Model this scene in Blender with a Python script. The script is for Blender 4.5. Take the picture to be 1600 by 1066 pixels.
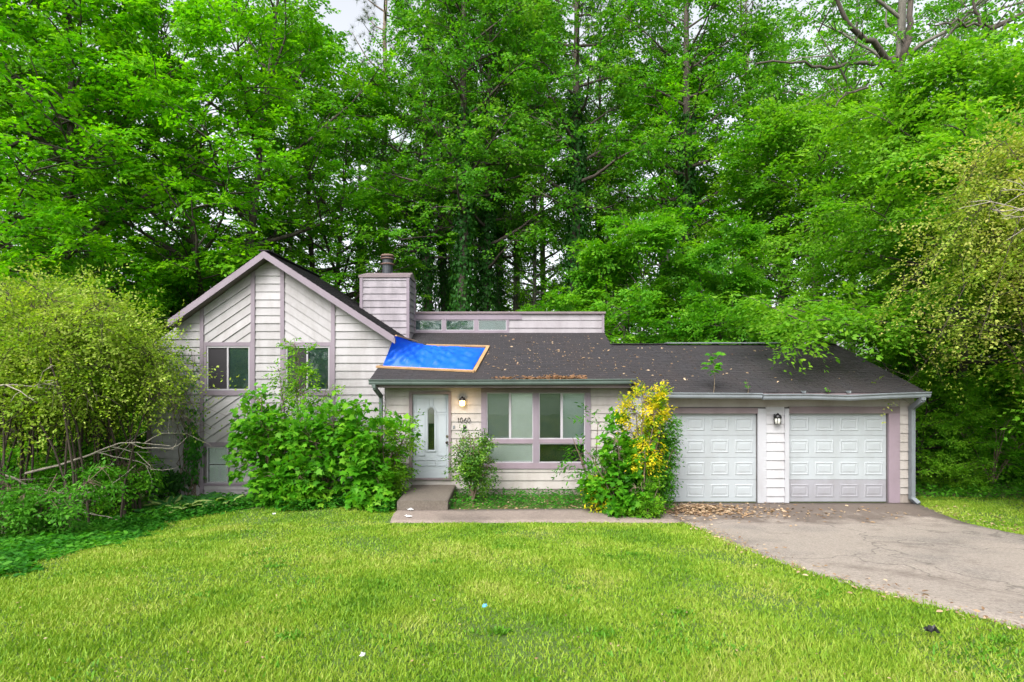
import bpy, math, random
import numpy as np
from mathutils import Vector
R_ = math.radians
SC = bpy.context.scene
C = SC.collection
for o in list(bpy.data.objects):
    bpy.data.objects.remove(o)

# ------------------------------------------------------------------ camera, sky, sun, exposure
CZ = 2.99                     # eye height above the garage floor (camera stands up the slope)
F = 890.0
cam = bpy.data.cameras.new('camera')
cam.sensor_width = 36.0
cam.lens = F / 1600 * 36.0
cam.shift_y = 47.0 / 1600
cam.clip_end = 1500
co = bpy.data.objects.new('camera', cam)
co.location = (0, 0, CZ)
co.rotation_euler = (R_(90), 0, 0)
C.objects.link(co)
SC.camera = co

SUN_EL, SUN_AZ = 46.0, 205.0      # high, behind the camera and a little left
w = bpy.data.worlds.new('World')
SC.world = w
w.use_nodes = True
nt = w.node_tree
nt.nodes.clear()
sky = nt.nodes.new('ShaderNodeTexSky')
sky.sky_type = 'NISHITA'
sky.sun_disc = False
sky.sun_elevation = R_(SUN_EL)
sky.sun_rotation = R_(SUN_AZ)
sky.dust_density = 4.0
sky.air_density = 1.0
sky.ozone_density = 1.0
hs = nt.nodes.new('ShaderNodeHueSaturation')
hs.inputs['Saturation'].default_value = 0.22      # cloud-covered, nearly white sky
bg = nt.nodes.new('ShaderNodeBackground')
bg.inputs['Strength'].default_value = 0.15
wo = nt.nodes.new('ShaderNodeOutputWorld')
nt.links.new(sky.outputs[0], hs.inputs['Color'])
nt.links.new(hs.outputs[0], bg.inputs['Color'])
nt.links.new(bg.outputs[0], wo.inputs['Surface'])

sl = bpy.data.lights.new('sun', 'SUN')
sl.energy = 1.5
sl.angle = R_(40)
sl.color = (1.0, 0.96, 0.9)
so = bpy.data.objects.new('sun', sl)
so.rotation_euler = (R_(90 - SUN_EL), 0, R_(180 - SUN_AZ))
C.objects.link(so)

SC.view_settings.view_transform = 'Standard'
SC.view_settings.look = 'None'
SC.view_settings.gamma = 1.0
SC.view_settings.use_curve_mapping = False
SC.view_settings.exposure = 1.35
SC.render.engine = 'CYCLES'
SC.cycles.max_bounces = 7
SC.cycles.diffuse_bounces = 4
SC.cycles.glossy_bounces = 3
SC.cycles.transmission_bounces = 5
SC.cycles.transparent_max_bounces = 6
SC.cycles.caustics_reflective = False
SC.cycles.caustics_refractive = False
SC.cycles.use_denoising = True
SC.cycles.denoiser = 'OPENIMAGEDENOISE'
SC.cycles.denoising_input_passes = 'RGB_ALBEDO_NORMAL'
SC.cycles.denoising_prefilter = 'ACCURATE'

# ------------------------------------------------------------------ helpers
def tag(o, label=None, cat=None, group=None, kind=None):
    if label: o['label'] = label
    if cat: o['category'] = cat
    if group: o['group'] = group
    if kind: o['kind'] = kind
    return o

def empty(name, loc=(0, 0, 0), rz=0.0):
    o = bpy.data.objects.new(name, None)
    o.location = loc
    o.rotation_euler = (0, 0, rz)
    o.empty_display_size = 0.2
    C.objects.link(o)
    return o

def link(name, me, parent=None, loc=None):
    o = bpy.data.objects.new(name, me)
    C.objects.link(o)
    if parent is not None: o.parent = parent
    if loc is not None: o.location = loc
    return o

def mesh_arr(name, V, F_, mat, smooth=False):
    """uniform polygon mesh from arrays"""
    V = np.ascontiguousarray(V, dtype=np.float32); F_ = np.ascontiguousarray(F_, dtype=np.int32)
    me = bpy.data.meshes.new(name)
    m, k = F_.shape
    me.vertices.add(len(V)); me.vertices.foreach_set('co', V.ravel())
    me.loops.add(m * k); me.loops.foreach_set('vertex_index', F_.ravel())
    me.polygons.add(m)
    me.polygons.foreach_set('loop_start', np.arange(0, m * k, k, dtype=np.int32))
    try:
        me.polygons.foreach_set('loop_total', np.full(m, k, dtype=np.int32))
    except Exception:
        pass
    if smooth: me.polygons.foreach_set('use_smooth', np.ones(m, dtype=bool))
    me.update(calc_edges=True)
    if mat: me.materials.append(mat)
    return me

class MB:
    """collects shapes; build() links them as ONE mesh object"""
    def __init__(s): s.v = []; s.f = []
    def add(s, vs, fs):
        n = len(s.v); s.v += [tuple(v) for v in vs]; s.f += [tuple(i + n for i in f) for f in fs]; return s
    def box(s, x0, x1, y0, y1, z0, z1):
        return s.add([(x0,y0,z0),(x1,y0,z0),(x1,y1,z0),(x0,y1,z0),(x0,y0,z1),(x1,y0,z1),(x1,y1,z1),(x0,y1,z1)],
                     [(0,3,2,1),(4,5,6,7),(0,1,5,4),(1,2,6,5),(2,3,7,6),(3,0,4,7)])
    def prism(s, poly, y0, y1):
        n = len(poly)
        vs = [(x, y0, z) for x, z in poly] + [(x, y1, z) for x, z in poly]
        return s.add(vs, [tuple(range(n)), tuple(range(2*n-1, n-1, -1))] + [(i, i+n, (i+1) % n + n, (i+1) % n) for i in range(n)])
    def bar(s, a, b, wx, wz, up=(0,0,1)):
        a = Vector(a); b = Vector(b); d = (b - a).normalized(); u = Vector(up)
        sd = d.cross(u).normalized(); u = sd.cross(d).normalized()
        vs = []
        for p in (a, b):
            for i, j in ((-1,-1),(1,-1),(1,1),(-1,1)):
                vs.append(p + sd * (i * wx / 2) + u * (j * wz / 2))
        return s.add(vs, [(3,2,1,0),(4,5,6,7),(0,1,5,4),(1,2,6,5),(2,3,7,6),(3,0,4,7)])
    def tube(s, pts, rad, n=8, cap=True):
        V, F_ = tube_arr([(np.array(pts, float), np.array(rad, float) if hasattr(rad, '__len__') else np.full(len(pts), rad))], n)
        s.add(V, F_.tolist())
        if cap:
            k = len(s.v) - len(V)
            s.f.append(tuple(k + i for i in range(n-1, -1, -1))); s.f.append(tuple(k + len(V) - n + i for i in range(n)))
        return s
    def lathe(s, c, prof, n=16):
        """prof: (radius, height) list round a vertical axis at c"""
        vs = []; fs = []
        for r, h in prof:
            for i in range(n):
                a = 2 * math.pi * i / n
                vs.append((c[0] + r*math.cos(a), c[1] + r*math.sin(a), c[2] + h))
        for j in range(len(prof) - 1):
            for i in range(n):
                fs.append((j*n+i, j*n+(i+1)%n, (j+1)*n+(i+1)%n, (j+1)*n+i))
        fs.append(tuple(range(n-1,-1,-1))); fs.append(tuple((len(prof)-1)*n+i for i in range(n)))
        return s.add(vs, fs)
    def build(s, name, mat, parent=None, smooth=False):
        me = bpy.data.meshes.new(name)
        me.from_pydata(s.v, [], s.f); me.update()
        me.materials.append(mat)
        if smooth:
            for p in me.polygons: p.use_smooth = True
        return link(name, me, parent)

def norm(a):
    return a / np.maximum(np.linalg.norm(a, axis=-1, keepdims=True), 1e-9)

def tube_arr(tubes, n=6):
    """tubes: list of (points (k,3), radii (k,)) -> verts, quads"""
    VS, FS = [], []; off = 0
    ang = np.arange(n) * 2 * math.pi / n
    ca, sa = np.cos(ang), np.sin(ang)
    for P, r in tubes:
        k = len(P)
        T = np.zeros_like(P); T[1:-1] = P[2:] - P[:-2]; T[0] = P[1] - P[0]; T[-1] = P[-1] - P[-2]
        T = norm(T)
        ref = np.array([1.0, 0.0, 0.0]) if abs(T[:, 2]).mean() > 0.6 else np.array([0.0, 0.0, 1.0])
        A = norm(np.cross(T, ref)); B = np.cross(T, A)
        V = P[:, None, :] + r[:, None, None] * (A[:, None, :] * ca[None, :, None] + B[:, None, :] * sa[None, :, None])
        VS.append(V.reshape(-1, 3))
        i = np.arange(k - 1)[:, None] * n; j = np.arange(n)[None, :]; j2 = (j + 1) % n
        f = np.stack([i + j, i + n + j, i + n + j2, i + j2], -1).reshape(-1, 4) + off
        FS.append(f); off += k * n
    return np.concatenate(VS), np.concatenate(FS)

def hgt(px, py, Y):            # photograph pixel + real distance -> position on that frontal plane
    return ((px - 800) * Y / F, CZ + (580 - py) * Y / F)

def gz(x, y):
    """height of the ground: the lawn climbs from the house to the street, falls away to the left and behind"""
    x = np.asarray(x, float); y = np.asarray(y, float)
    t = np.clip(11.1 - y, 0, 12.5)
    z = 0.02 + 0.1225 * t - 0.02 * np.clip(y - 11.1, 0, 1)
    d = np.clip(-5.2 - x, 0, 30)
    z = z - 0.085 * d * np.clip((y - 2) / 8, 0.2, 1)
    z = z - 0.05 * np.clip(y - 19, 0, 60)
    z = z + 0.02 * np.sin(x * 1.7 + y * .6) * np.sin(y * 1.3 - x * .4) * np.clip((11.5 - y) / 3, 0, 1)
    return z

# ------------------------------------------------------------------ materials
def new_mat(name):
    m = bpy.data.materials.new(name); m.use_nodes = True
    nt = m.node_tree; nt.nodes.clear()
    return m, nt, nt.nodes.new('ShaderNodeOutputMaterial')

def nd(nt, typ, **kw):
    n = nt.nodes.new(typ)
    for k, v in kw.items():
        if k in n.inputs: n.inputs[k].default_value = v
        else: setattr(n, k, v)
    return n

def ramp(nt, stops, src=None):
    r = nt.nodes.new('ShaderNodeValToRGB')
    while len(r.color_ramp.elements) > 1: r.color_ramp.elements.remove(r.color_ramp.elements[-1])
    r.color_ramp.elements[0].position = stops[0][0]; r.color_ramp.elements[0].color = (*stops[0][1], 1)
    for p, c in stops[1:]:
        e = r.color_ramp.elements.new(p); e.color = (*c, 1)
    if src is not None: nt.links.new(src, r.inputs[0])
    return r

def mixc(nt, fac, a, b, blend='MIX'):
    m = nt.nodes.new('ShaderNodeMix'); m.data_type = 'RGBA'; m.blend_type = blend
    for s, i in ((fac, 0), (a, 6), (b, 7)):
        if hasattr(s, 'is_output'): nt.links.new(s, m.inputs[i])
        elif i == 0: m.inputs[0].default_value = s
        else: m.inputs[i].default_value = (*s, 1)
    return m.outputs[2]

def noise(nt, scale, detail=4, rough=.55, coord='Object', stretch=None):
    tc = nt.nodes.new('ShaderNodeTexCoord')
    out = tc.outputs[coord]
    if stretch:
        mp = nt.nodes.new('ShaderNodeMapping'); mp.inputs['Scale'].default_value = stretch
        nt.links.new(out, mp.inputs[0]); out = mp.outputs[0]
    n = nd(nt, 'ShaderNodeTexNoise', Scale=scale, Detail=detail, Roughness=rough)
    nt.links.new(out, n.inputs['Vector'])
    return n.outputs['Fac']

def paint(name, col, dirt=(.2,.19,.15), amt=.35, rough=.55, var=.06, scale=2.5, grain=True, spec=.3, streak=True):
    """painted wood or metal with weathering streaks and a slight difference from piece to piece"""
    col = tuple(c * .56 for c in col); dirt = tuple(c * .45 for c in dirt)      # greyed, weathered paint
    m, nt, out = new_mat(name)
    b = nd(nt, 'ShaderNodeBsdfPrincipled', Roughness=rough)
    b.inputs['Specular IOR Level'].default_value = spec
    n1 = noise(nt, scale, 6, .65, stretch=(1, 1, .35) if streak else None)
    r1 = ramp(nt, [(.42, (0,0,0)), (.78, (1,1,1))], n1)
    mul = nd(nt, 'ShaderNodeMath', operation='MULTIPLY'); mul.inputs[1].default_value = amt
    nt.links.new(r1.outputs[0], mul.inputs[0])
    oi = nt.nodes.new('ShaderNodeObjectInfo')
    rv = ramp(nt, [(0, tuple(c * (1 - var) for c in col)), (1, tuple(min(1, c * (1 + var)) for c in col))], oi.outputs['Random'])
    c = mixc(nt, mul.outputs[0], rv.outputs[0], dirt)
    nt.links.new(c, b.inputs['Base Color'])
    if grain:
        n2 = noise(nt, 60, 4, .7, stretch=(.08, 1, 1))
        bp = nd(nt, 'ShaderNodeBump', Strength=.25, Distance=.004)
        nt.links.new(n2, bp.inputs['Height']); nt.links.new(bp.outputs[0], b.inputs['Normal'])
    nt.links.new(b.outputs[0], out.inputs[0])
    return m

def plain(name, col, rough=.5, metal=0.0, spec=.4, emit=None, est=0):
    m, nt, out = new_mat(name)
    b = nd(nt, 'ShaderNodeBsdfPrincipled', Roughness=rough, Metallic=metal)
    b.inputs['Specular IOR Level'].default_value = spec
    n = noise(nt, 14, 4)
    c = mixc(nt, n, tuple(x * .85 for x in col), tuple(min(1, x * 1.15) for x in col))
    nt.links.new(c, b.inputs['Base Color'])
    if emit:
        b.inputs['Emission Color'].default_value = (*emit, 1); b.inputs['Emission Strength'].default_value = est
    nt.links.new(b.outputs[0], out.inputs[0])
    return m

def glass_mat(name, tint=(.98, 1.0, .99), rough=.02, refl=1.0):
    m, nt, out = new_mat(name)
    tr = nd(nt, 'ShaderNodeBsdfTransparent'); tr.inputs[0].default_value = (*tint, 1)
    gl = nd(nt, 'ShaderNodeBsdfGlossy', Roughness=rough)
    gl.inputs[0].default_value = (.85, .95, .95, 1)
    fr = nd(nt, 'ShaderNodeFresnel', IOR=1.6)
    n = noise(nt, 3.0, 2)
    bp = nd(nt, 'ShaderNodeBump', Strength=.05, Distance=.02)
    nt.links.new(n, bp.inputs['Height']); nt.links.new(bp.outputs[0], gl.inputs['Normal'])
    mu = nd(nt, 'ShaderNodeMath', operation='MULTIPLY'); mu.inputs[1].default_value = 1.3 * refl
    nt.links.new(fr.outputs[0], mu.inputs[0])
    mx = nt.nodes.new('ShaderNodeMixShader')
    nt.links.new(mu.outputs[0], mx.inputs[0]); nt.links.new(tr.outputs[0], mx.inputs[1]); nt.links.new(gl.outputs[0], mx.inputs[2])
    nt.links.new(mx.outputs[0], out.inputs[0])
    return m

def leaf_mat(name, cols, trans=.42, rough=.5, nscale=.5, spec=.16, nmix=.55):
    """cols: dark..light leaf colours; leaf-to-leaf and bough-to-bough differences, light passing through"""
    m, nt, out = new_mat(name)
    ge = nt.nodes.new('ShaderNodeNewGeometry')
    n = noise(nt, nscale, 3, .6)
    a = nd(nt, 'ShaderNodeMath', operation='MULTIPLY_ADD')
    st = nd(nt, 'ShaderNodeMapRange'); st.inputs[1].default_value = .32; st.inputs[2].default_value = .68
    nt.links.new(n, st.inputs[0])
    mm = nd(nt, 'ShaderNodeMix'); mm.inputs[0].default_value = nmix
    nt.links.new(ge.outputs['Random Per Island'], mm.inputs[2]); nt.links.new(st.outputs[0], mm.inputs[3])
    k = len(cols)
    r = ramp(nt, [(.1 + .8 * i / (k - 1), c) for i, c in enumerate(cols)], mm.outputs[0])
    b = nd(nt, 'ShaderNodeBsdfPrincipled', Roughness=rough)
    b.inputs['Specular IOR Level'].default_value = spec
    nt.links.new(r.outputs[0], b.inputs['Base Color'])
    t = nd(nt, 'ShaderNodeBsdfTranslucent')
    tc = mixc(nt, 1.0, r.outputs[0], (1.32, 1.45, .4), 'MULTIPLY')
    nt.links.new(tc, t.inputs[0])
    mx = nt.nodes.new('ShaderNodeMixShader'); mx.inputs[0].default_value = trans
    nt.links.new(b.outputs[0], mx.inputs[1]); nt.links.new(t.outputs[0], mx.inputs[2])
    nt.links.new(mx.outputs[0], out.inputs[0])
    nt.nodes.remove(a)
    return m

def bark_mat(name, a, b_, scale=6):
    m, nt, out = new_mat(name)
    b = nd(nt, 'ShaderNodeBsdfPrincipled', Roughness=.9)
    n = noise(nt, scale, 8, .7, stretch=(1, 1, .2))
    r = ramp(nt, [(.3, a), (.7, b_)], n)
    nt.links.new(r.outputs[0], b.inputs['Base Color'])
    bp = nd(nt, 'ShaderNodeBump', Strength=.8, Distance=.03)
    nt.links.new(n, bp.inputs['Height']); nt.links.new(bp.outputs[0], b.inputs['Normal'])
    nt.links.new(b.outputs[0], out.inputs[0])
    return m

M = {}
M['siding'] = paint('siding_paint', (.60, .575, .60), dirt=(.30, .27, .23), amt=.55, var=.08)
M['siding_front'] = paint('siding_paint_front', (.65, .60, .575), dirt=(.34, .29, .22), amt=.5, var=.05)
M['siding_white'] = paint('siding_paint_white', (.74, .74, .78), dirt=(.38, .34, .32), amt=.4, var=.05)
M['siding_chimney'] = paint('siding_paint_chimney', (.52, .47, .52), dirt=(.15, .13, .15), amt=.85, var=.09, scale=1.8)
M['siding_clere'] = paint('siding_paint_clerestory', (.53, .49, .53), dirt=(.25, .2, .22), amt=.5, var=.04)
M['trim'] = paint('mauve_trim_paint', (.385, .32, .385), dirt=(.22, .18, .19), amt=.35, var=.05)
M['trim_pink'] = paint('pink_trim_paint', (.415, .325, .385), dirt=(.25, .2, .2), amt=.35, var=.03)
M['trim_brown'] = paint('weathered_trim_paint', (.33, .26, .28), dirt=(.16, .12, .12), amt=.5, var=.05)
M['trim_white'] = paint('white_trim_paint', (.68, .69, .74), dirt=(.36, .33, .30), amt=.3, var=.03)
M['frame'] = paint('window_frame_white', (.62, .60, .65), amt=.2, grain=False)
M['sheath'] = paint('wall_sheathing', (.22, .2, .2), amt=.3)
M['interior'] = plain('dark_interior', (.035, .035, .035), .9)
M['blind'] = paint('pale_blind', (1.35, 1.45, 1.45), dirt=(.4, .5, .46), amt=.2, grain=False, rough=.7, streak=False)
M['blind_grey'] = paint('grey_blind', (.42, .48, .48), dirt=(.3, .35, .35), amt=.2, grain=False, rough=.7, streak=False)
M['blind_blue'] = paint('bluish_blind', (.75, .88, .92), dirt=(.4, .5, .55), amt=.3, grain=False, rough=.7, streak=False)
M['blind_dark'] = paint('dim_blind', (.14, .17, .18), dirt=(.08, .1, .1), amt=.3, grain=False, rough=.7, streak=False)
M['reflection_teal'] = paint('painted_teal_reflection', (.13, .25, .25), dirt=(.05, .1, .1), amt=.5, grain=False, rough=.7, streak=False)  # teal reflection in the panes, put into a panel's colour
M['screen'] = plain('insect_screen', (.02, .018, .022), .8)
M['glass'] = glass_mat('window_glass')
M['glass_dark'] = glass_mat('window_glass_dim', (.55, .66, .66))
M['gutter_green'] = paint('green_grey_gutter_paint', (.17, .225, .205), dirt=(.07, .08, .07), amt=.5, grain=False, rough=.4)
M['gutter_blue'] = paint('blue_grey_gutter_paint', (.33, .37, .41), dirt=(.16, .17, .17), amt=.5, grain=False, rough=.4)
M['door_white'] = paint('white_door_paint', (.60, .66, .72), dirt=(.42, .46, .40), amt=.25, grain=False, rough=.4)
M['garage_white'] = paint('garage_door_paint', (.60, .65, .69), dirt=(.46, .47, .46), amt=.4, grain=False, rough=.4, var=.02)
M['garage_grey'] = paint('garage_door_lower_paint', (.47, .47, .52), dirt=(.34, .30, .28), amt=.5, grain=False, rough=.45, var=.02)
M['black'] = plain('black_metal', (.015, .015, .017), .4, .3)
M['flue'] = plain('blackened_steel', (.045, .05, .06), .5, .4)
M['flue_rust'] = plain('rusty_steel', (.17, .11, .09), .7, .2)
M['knob'] = plain('dull_brass', (.18, .15, .12), .35, .8)
M['found'] = paint('painted_block', (.48, .42, .38), dirt=(.2, .15, .1), amt=.6, grain=False)
M['lampglass'] = plain('lamp_glass_lit', (.8, .7, .5), .4, emit=(1.0, .62, .2), est=3.2)
M['lampglass_off'] = plain('lamp_glass_unlit', (.5, .5, .46), .2)
M['wood'] = paint('raw_pine_batten', (.75, .47, .24), dirt=(.4, .22, .1), amt=.5, var=.08)
M['bark_grey'] = bark_mat('grey_bark', (.07, .065, .055), (.20, .185, .16))
M['bark_dark'] = bark_mat('dark_bark', (.03, .024, .02), (.10, .08, .065))
M['bark_pine'] = bark_mat('pine_bark', (.10, .075, .06), (.27, .21, .17), 4)
M['twig'] = bark_mat('grey_twig', (.20, .17, .14), (.42, .38, .32), 10)
M['cane'] = bark_mat('dark_cane', (.025, .018, .012), (.075, .055, .04), 10)
M['twig_brown'] = bark_mat('brown_twig', (.08, .06, .04), (.2, .15, .1), 10)

# roof shingles: charcoal with brown lichen patches, slight tab-to-tab differences
def roof_mat():
    m, nt, out = new_mat('charcoal_shingle')
    b = nd(nt, 'ShaderNodeBsdfPrincipled', Roughness=.85)
    ge = nt.nodes.new('ShaderNodeNewGeometry')
    r0 = ramp(nt, [(0, (.009, .008, .0105)), (1, (.019, .0165, .021))], ge.outputs['Random Per Island'])
    n1 = noise(nt, .8, 6, .7, stretch=(1, .35, .35))
    r1 = ramp(nt, [(.44, (0,0,0)), (.66, (1,1,1))], n1)
    c = mixc(nt, r1.outputs[0], r0.outputs[0], (.020, .0135, .014))
    n2 = noise(nt, 9, 6, .75)
    r2 = ramp(nt, [(.56, (0,0,0)), (.8, (1,1,1))], n2)
    c = mixc(nt, r2.outputs[0], c, (.032, .023, .023))
    n3 = noise(nt, 160, 3, .7)
    c = mixc(nt, .35, c, ramp(nt, [(.3, (.012,.012,.013)), (.7, (.042,.038,.043))], n3).outputs[0])
    nt.links.new(c, b.inputs['Base Color'])
    bp = nd(nt, 'ShaderNodeBump', Strength=.5, Distance=.004)
    nt.links.new(n3, bp.inputs['Height']); nt.links.new(bp.outputs[0], b.inputs['Normal'])
    nt.links.new(b.outputs[0], out.inputs[0])
    return m
M['roof'] = roof_mat()

def tarp_mat():
    m, nt, out = new_mat('blue_polyethylene')
    b = nd(nt, 'ShaderNodeBsdfPrincipled', Roughness=.5)
    b.inputs['Specular IOR Level'].default_value = .3
    b.inputs['Base Color'].default_value = (.004, .09, .62, 1)
    n = noise(nt, 5, 6, .6, stretch=(1, 1.4, 1))
    n2 = noise(nt, 240, 2)
    bp = nd(nt, 'ShaderNodeBump', Strength=.3, Distance=.03); nt.links.new(n, bp.inputs['Height'])
    nt.links.new(bp.outputs[0], b.inputs['Normal'])
    c = mixc(nt, ramp(nt, [(.35, (0,0,0)), (.75, (1,1,1))], n).outputs[0], (.003, .085, .58), (.004, .095, .62))
    nt.links.new(c, b.inputs['Base Color'])
    nt.links.new(b.outputs[0], out.inputs[0])
    return m
M['tarp'] = tarp_mat()

def ground_mat():
    m, nt, out = new_mat('soil_and_turf')
    b = nd(nt, 'ShaderNodeBsdfPrincipled', Roughness=.95)
    n1 = noise(nt, .7, 6, .65); n2 = noise(nt, 9, 6, .7); n3 = noise(nt, 60, 4, .7)
    turf = mixc(nt, n3, (.035, .09, .01), (.12, .19, .025))
    soil = mixc(nt, n2, (.05, .035, .022), (.13, .09, .055))
    geo = nt.nodes.new('ShaderNodeNewGeometry'); sep = nt.nodes.new('ShaderNodeSeparateXYZ')
    nt.links.new(geo.outputs['Position'], sep.inputs[0])
    mr = nd(nt, 'ShaderNodeMapRange'); mr.inputs[1].default_value = 12.6; mr.inputs[2].default_value = 14.5
    nt.links.new(sep.outputs[1], mr.inputs[0])
    ml = nd(nt, 'ShaderNodeMapRange'); ml.inputs[1].default_value = -6.6; ml.inputs[2].default_value = -7.6
    nt.links.new(sep.outputs[0], ml.inputs[0])
    mxm = nd(nt, 'ShaderNodeMath', operation='MAXIMUM'); nt.links.new(mr.outputs[0], mxm.inputs[0]); nt.links.new(ml.outputs[0], mxm.inputs[1])
    pt = ramp(nt, [(.60, (0,0,0)), (.72, (1,1,1))], n2)
    pm = nd(nt, 'ShaderNodeMath', operation='MULTIPLY'); pm.inputs[1].default_value = .5
    nt.links.new(pt.outputs[0], pm.inputs[0])
    mx2 = nd(nt, 'ShaderNodeMath', operation='MAXIMUM'); nt.links.new(mxm.outputs[0], mx2.inputs[0]); nt.links.new(pm.outputs[0], mx2.inputs[1])
    c = mixc(nt, mx2.outputs[0], turf, soil)
    nt.links.new(c, b.inputs['Base Color'])
    bp = nd(nt, 'ShaderNodeBump', Strength=.8, Distance=.03)
    nt.links.new(n3, bp.inputs['Height']); nt.links.new(bp.outputs[0], b.inputs['Normal'])
    nt.links.new(b.outputs[0], out.inputs[0])
    return m
M['ground'] = ground_mat()

def concrete(name, a, b_, stain, stains=(.5, .68), crack=True, spk=.34):
    m, nt, out = new_mat(name)
    b = nd(nt, 'ShaderNodeBsdfPrincipled', Roughness=.9)
    n1 = noise(nt, .6, 6, .6); n2 = noise(nt, 6, 8, .75); n3 = noise(nt, 150, 3, .8)
    c = mixc(nt, n2, a, b_)
    c = mixc(nt, ramp(nt, [(stains[0], (0,0,0)), (stains[1], (1,1,1))], n1).outputs[0], c, stain)
    n4 = noise(nt, 28, 6, .8)
    c = mixc(nt, spk, c, ramp(nt, [(.36, (.03,.027,.024)), (.64, (.60,.54,.49))], n4).outputs[0])
    c = mixc(nt, .2 if crack else .07, c, ramp(nt, [(.35, (.05,.045,.04)), (.65, (.62,.58,.54))], n3).outputs[0])
    if crack:      # tannin and oil stains where leaves lie and cars stood, near the garage
        g_ = nt.nodes.new('ShaderNodeNewGeometry'); sp_ = nt.nodes.new('ShaderNodeSeparateXYZ'); nt.links.new(g_.outputs['Position'], sp_.inputs[0])
        m1 = nd(nt, 'ShaderNodeMapRange'); m1.inputs[1].default_value = 10.3; m1.inputs[2].default_value = 12.4; nt.links.new(sp_.outputs[1], m1.inputs[0])
        n5 = noise(nt, 1.1, 7, .7)
        ad = nd(nt, 'ShaderNodeMath', operation='MULTIPLY_ADD'); ad.inputs[1].default_value = .32; nt.links.new(m1.outputs[0], ad.inputs[0]); nt.links.new(n5, ad.inputs[2])
        c = mixc(nt, ramp(nt, [(.56, (0,0,0)), (.75, (.8,.8,.8))], ad.outputs[0]).outputs[0], c, (.085, .062, .05))
    if crack:
        tc = nt.nodes.new('ShaderNodeTexCoord')
        vo = nt.nodes.new('ShaderNodeTexVoronoi'); vo.feature = 'DISTANCE_TO_EDGE'; vo.inputs['Scale'].default_value = .33
        wn = nd(nt, 'ShaderNodeTexNoise', Scale=1.6, Detail=5); nt.links.new(tc.outputs['Object'], wn.inputs['Vector'])
        va = nd(nt, 'ShaderNodeVectorMath', operation='MULTIPLY_ADD'); va.inputs[1].default_value = (.9, .9, .9)
        nt.links.new(wn.outputs['Color'], va.inputs[0]); nt.links.new(tc.outputs['Object'], va.inputs[2])
        nt.links.new(va.outputs[0], vo.inputs['Vector'])
        cr = ramp(nt, [(0, (.75,.75,.75)), (.0065, (0,0,0))], vo.outputs['Distance'])
        c = mixc(nt, cr.outputs[0], c, (.07, .06, .05))
    nt.links.new(c, b.inputs['Base Color'])
    bp = nd(nt, 'ShaderNodeBump', Strength=.5, Distance=.006)
    nt.links.new(n3, bp.inputs['Height']); nt.links.new(bp.outputs[0], b.inputs['Normal'])
    nt.links.new(b.outputs[0], out.inputs[0])
    return m
M['drive'] = concrete('driveway_concrete', (.15, .112, .085), (.275, .215, .172), (.085, .06, .046), (.5, .66))
M['walk'] = concrete('walkway_concrete', (.125, .092, .074), (.22, .165, .138), (.07, .046, .036), (.5, .7), False, .16)
M['stoop'] = concrete('stoop_concrete', (.052, .039, .028), (.10, .076, .056), (.035, .024, .017), (.45, .65), False, .10)

L = {}
L['maple'] = leaf_mat('maple_leaf', [(.055, .23, .006), (.12, .35, .008), (.23, .47, .012)], trans=.5)
L['maple2'] = leaf_mat('yellow_green_leaf', [(.06, .26, .006), (.135, .39, .008), (.26, .52, .014)], trans=.5)
L['poplar'] = leaf_mat('poplar_leaf', [(.045, .19, .012), (.09, .28, .014), (.17, .39, .02)], trans=.5)
L['gum'] = leaf_mat('sweetgum_leaf', [(.04, .17, .012), (.08, .26, .016), (.19, .36, .035)], trans=.5)
L['under'] = leaf_mat('understory_leaf', [(.045, .20, .010), (.095, .29, .012), (.19, .40, .02)], trans=.5)
L['hickory'] = leaf_mat('hickory_leaf', [(.06, .21, .012), (.13, .32, .018), (.24, .43, .034)], trans=.5)
L['far'] = leaf_mat('distant_leaf', [(.09, .28, .02), (.16, .38, .03), (.26, .48, .05)], trans=.5)
L['ivy'] = leaf_mat('ivy_leaf', [(.010, .05, .007), (.018, .085, .010), (.04, .13, .015)], trans=.2)
L['pine'] = leaf_mat('pine_needle', [(.06, .085, .06), (.10, .13, .09), (.14, .17, .12)], trans=.15)
L['elaeagnus'] = leaf_mat('silver_olive_leaf', [(.10, .22, .014), (.24, .36, .03), (.45, .50, .13)], trans=.42, nscale=1.2)
L['elaeagnus2'] = leaf_mat('tan_olive_leaf', [(.13, .25, .02), (.29, .37, .05), (.50, .46, .15)], trans=.42, nscale=.9)
L['sapling'] = leaf_mat('sapling_leaf', [(.028, .15, .006), (.075, .27, .010), (.20, .42, .025)], nscale=1.5)
L['privet'] = leaf_mat('privet_leaf', [(.045, .16, .008), (.12, .30, .014), (.25, .43, .024)], nscale=2)
L['holly'] = leaf_mat('holly_leaf', [(.016, .075, .008), (.07, .20, .014), (.24, .42, .024)], nscale=2.4, spec=.6, rough=.3)
L['gold'] = leaf_mat('golden_leaf', [(.34, .34, .01), (.66, .50, .014), (.80, .66, .05)], nscale=3)
L['gold_mix'] = leaf_mat('green_gold_leaf', [(.06, .22, .012), (.28, .38, .014), (.70, .54, .016), (.82, .66, .05)], nscale=4, nmix=.65)
L['darkgreen'] = leaf_mat('deep_green_leaf', [(.03, .13, .010), (.06, .22, .014), (.11, .31, .024)], nscale=3)
L['hosta'] = leaf_mat('hosta_leaf', [(.03, .13, .03), (.05, .18, .04)], nscale=3)
L['hosta_edge'] = leaf_mat('hosta_margin', [(.22, .33, .08), (.36, .45, .16)], nscale=3)
L['cover'] = leaf_mat('groundcover_leaf', [(.016, .10, .01), (.04, .19, .014), (.10, .30, .024)], nscale=1.5)
L['grass'] = leaf_mat('grass_blade', [(.085, .20, .012), (.165, .295, .02), (.25, .355, .034), (.36, .39, .10)], trans=.3, nscale=.8, spec=.2, nmix=.55)
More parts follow.
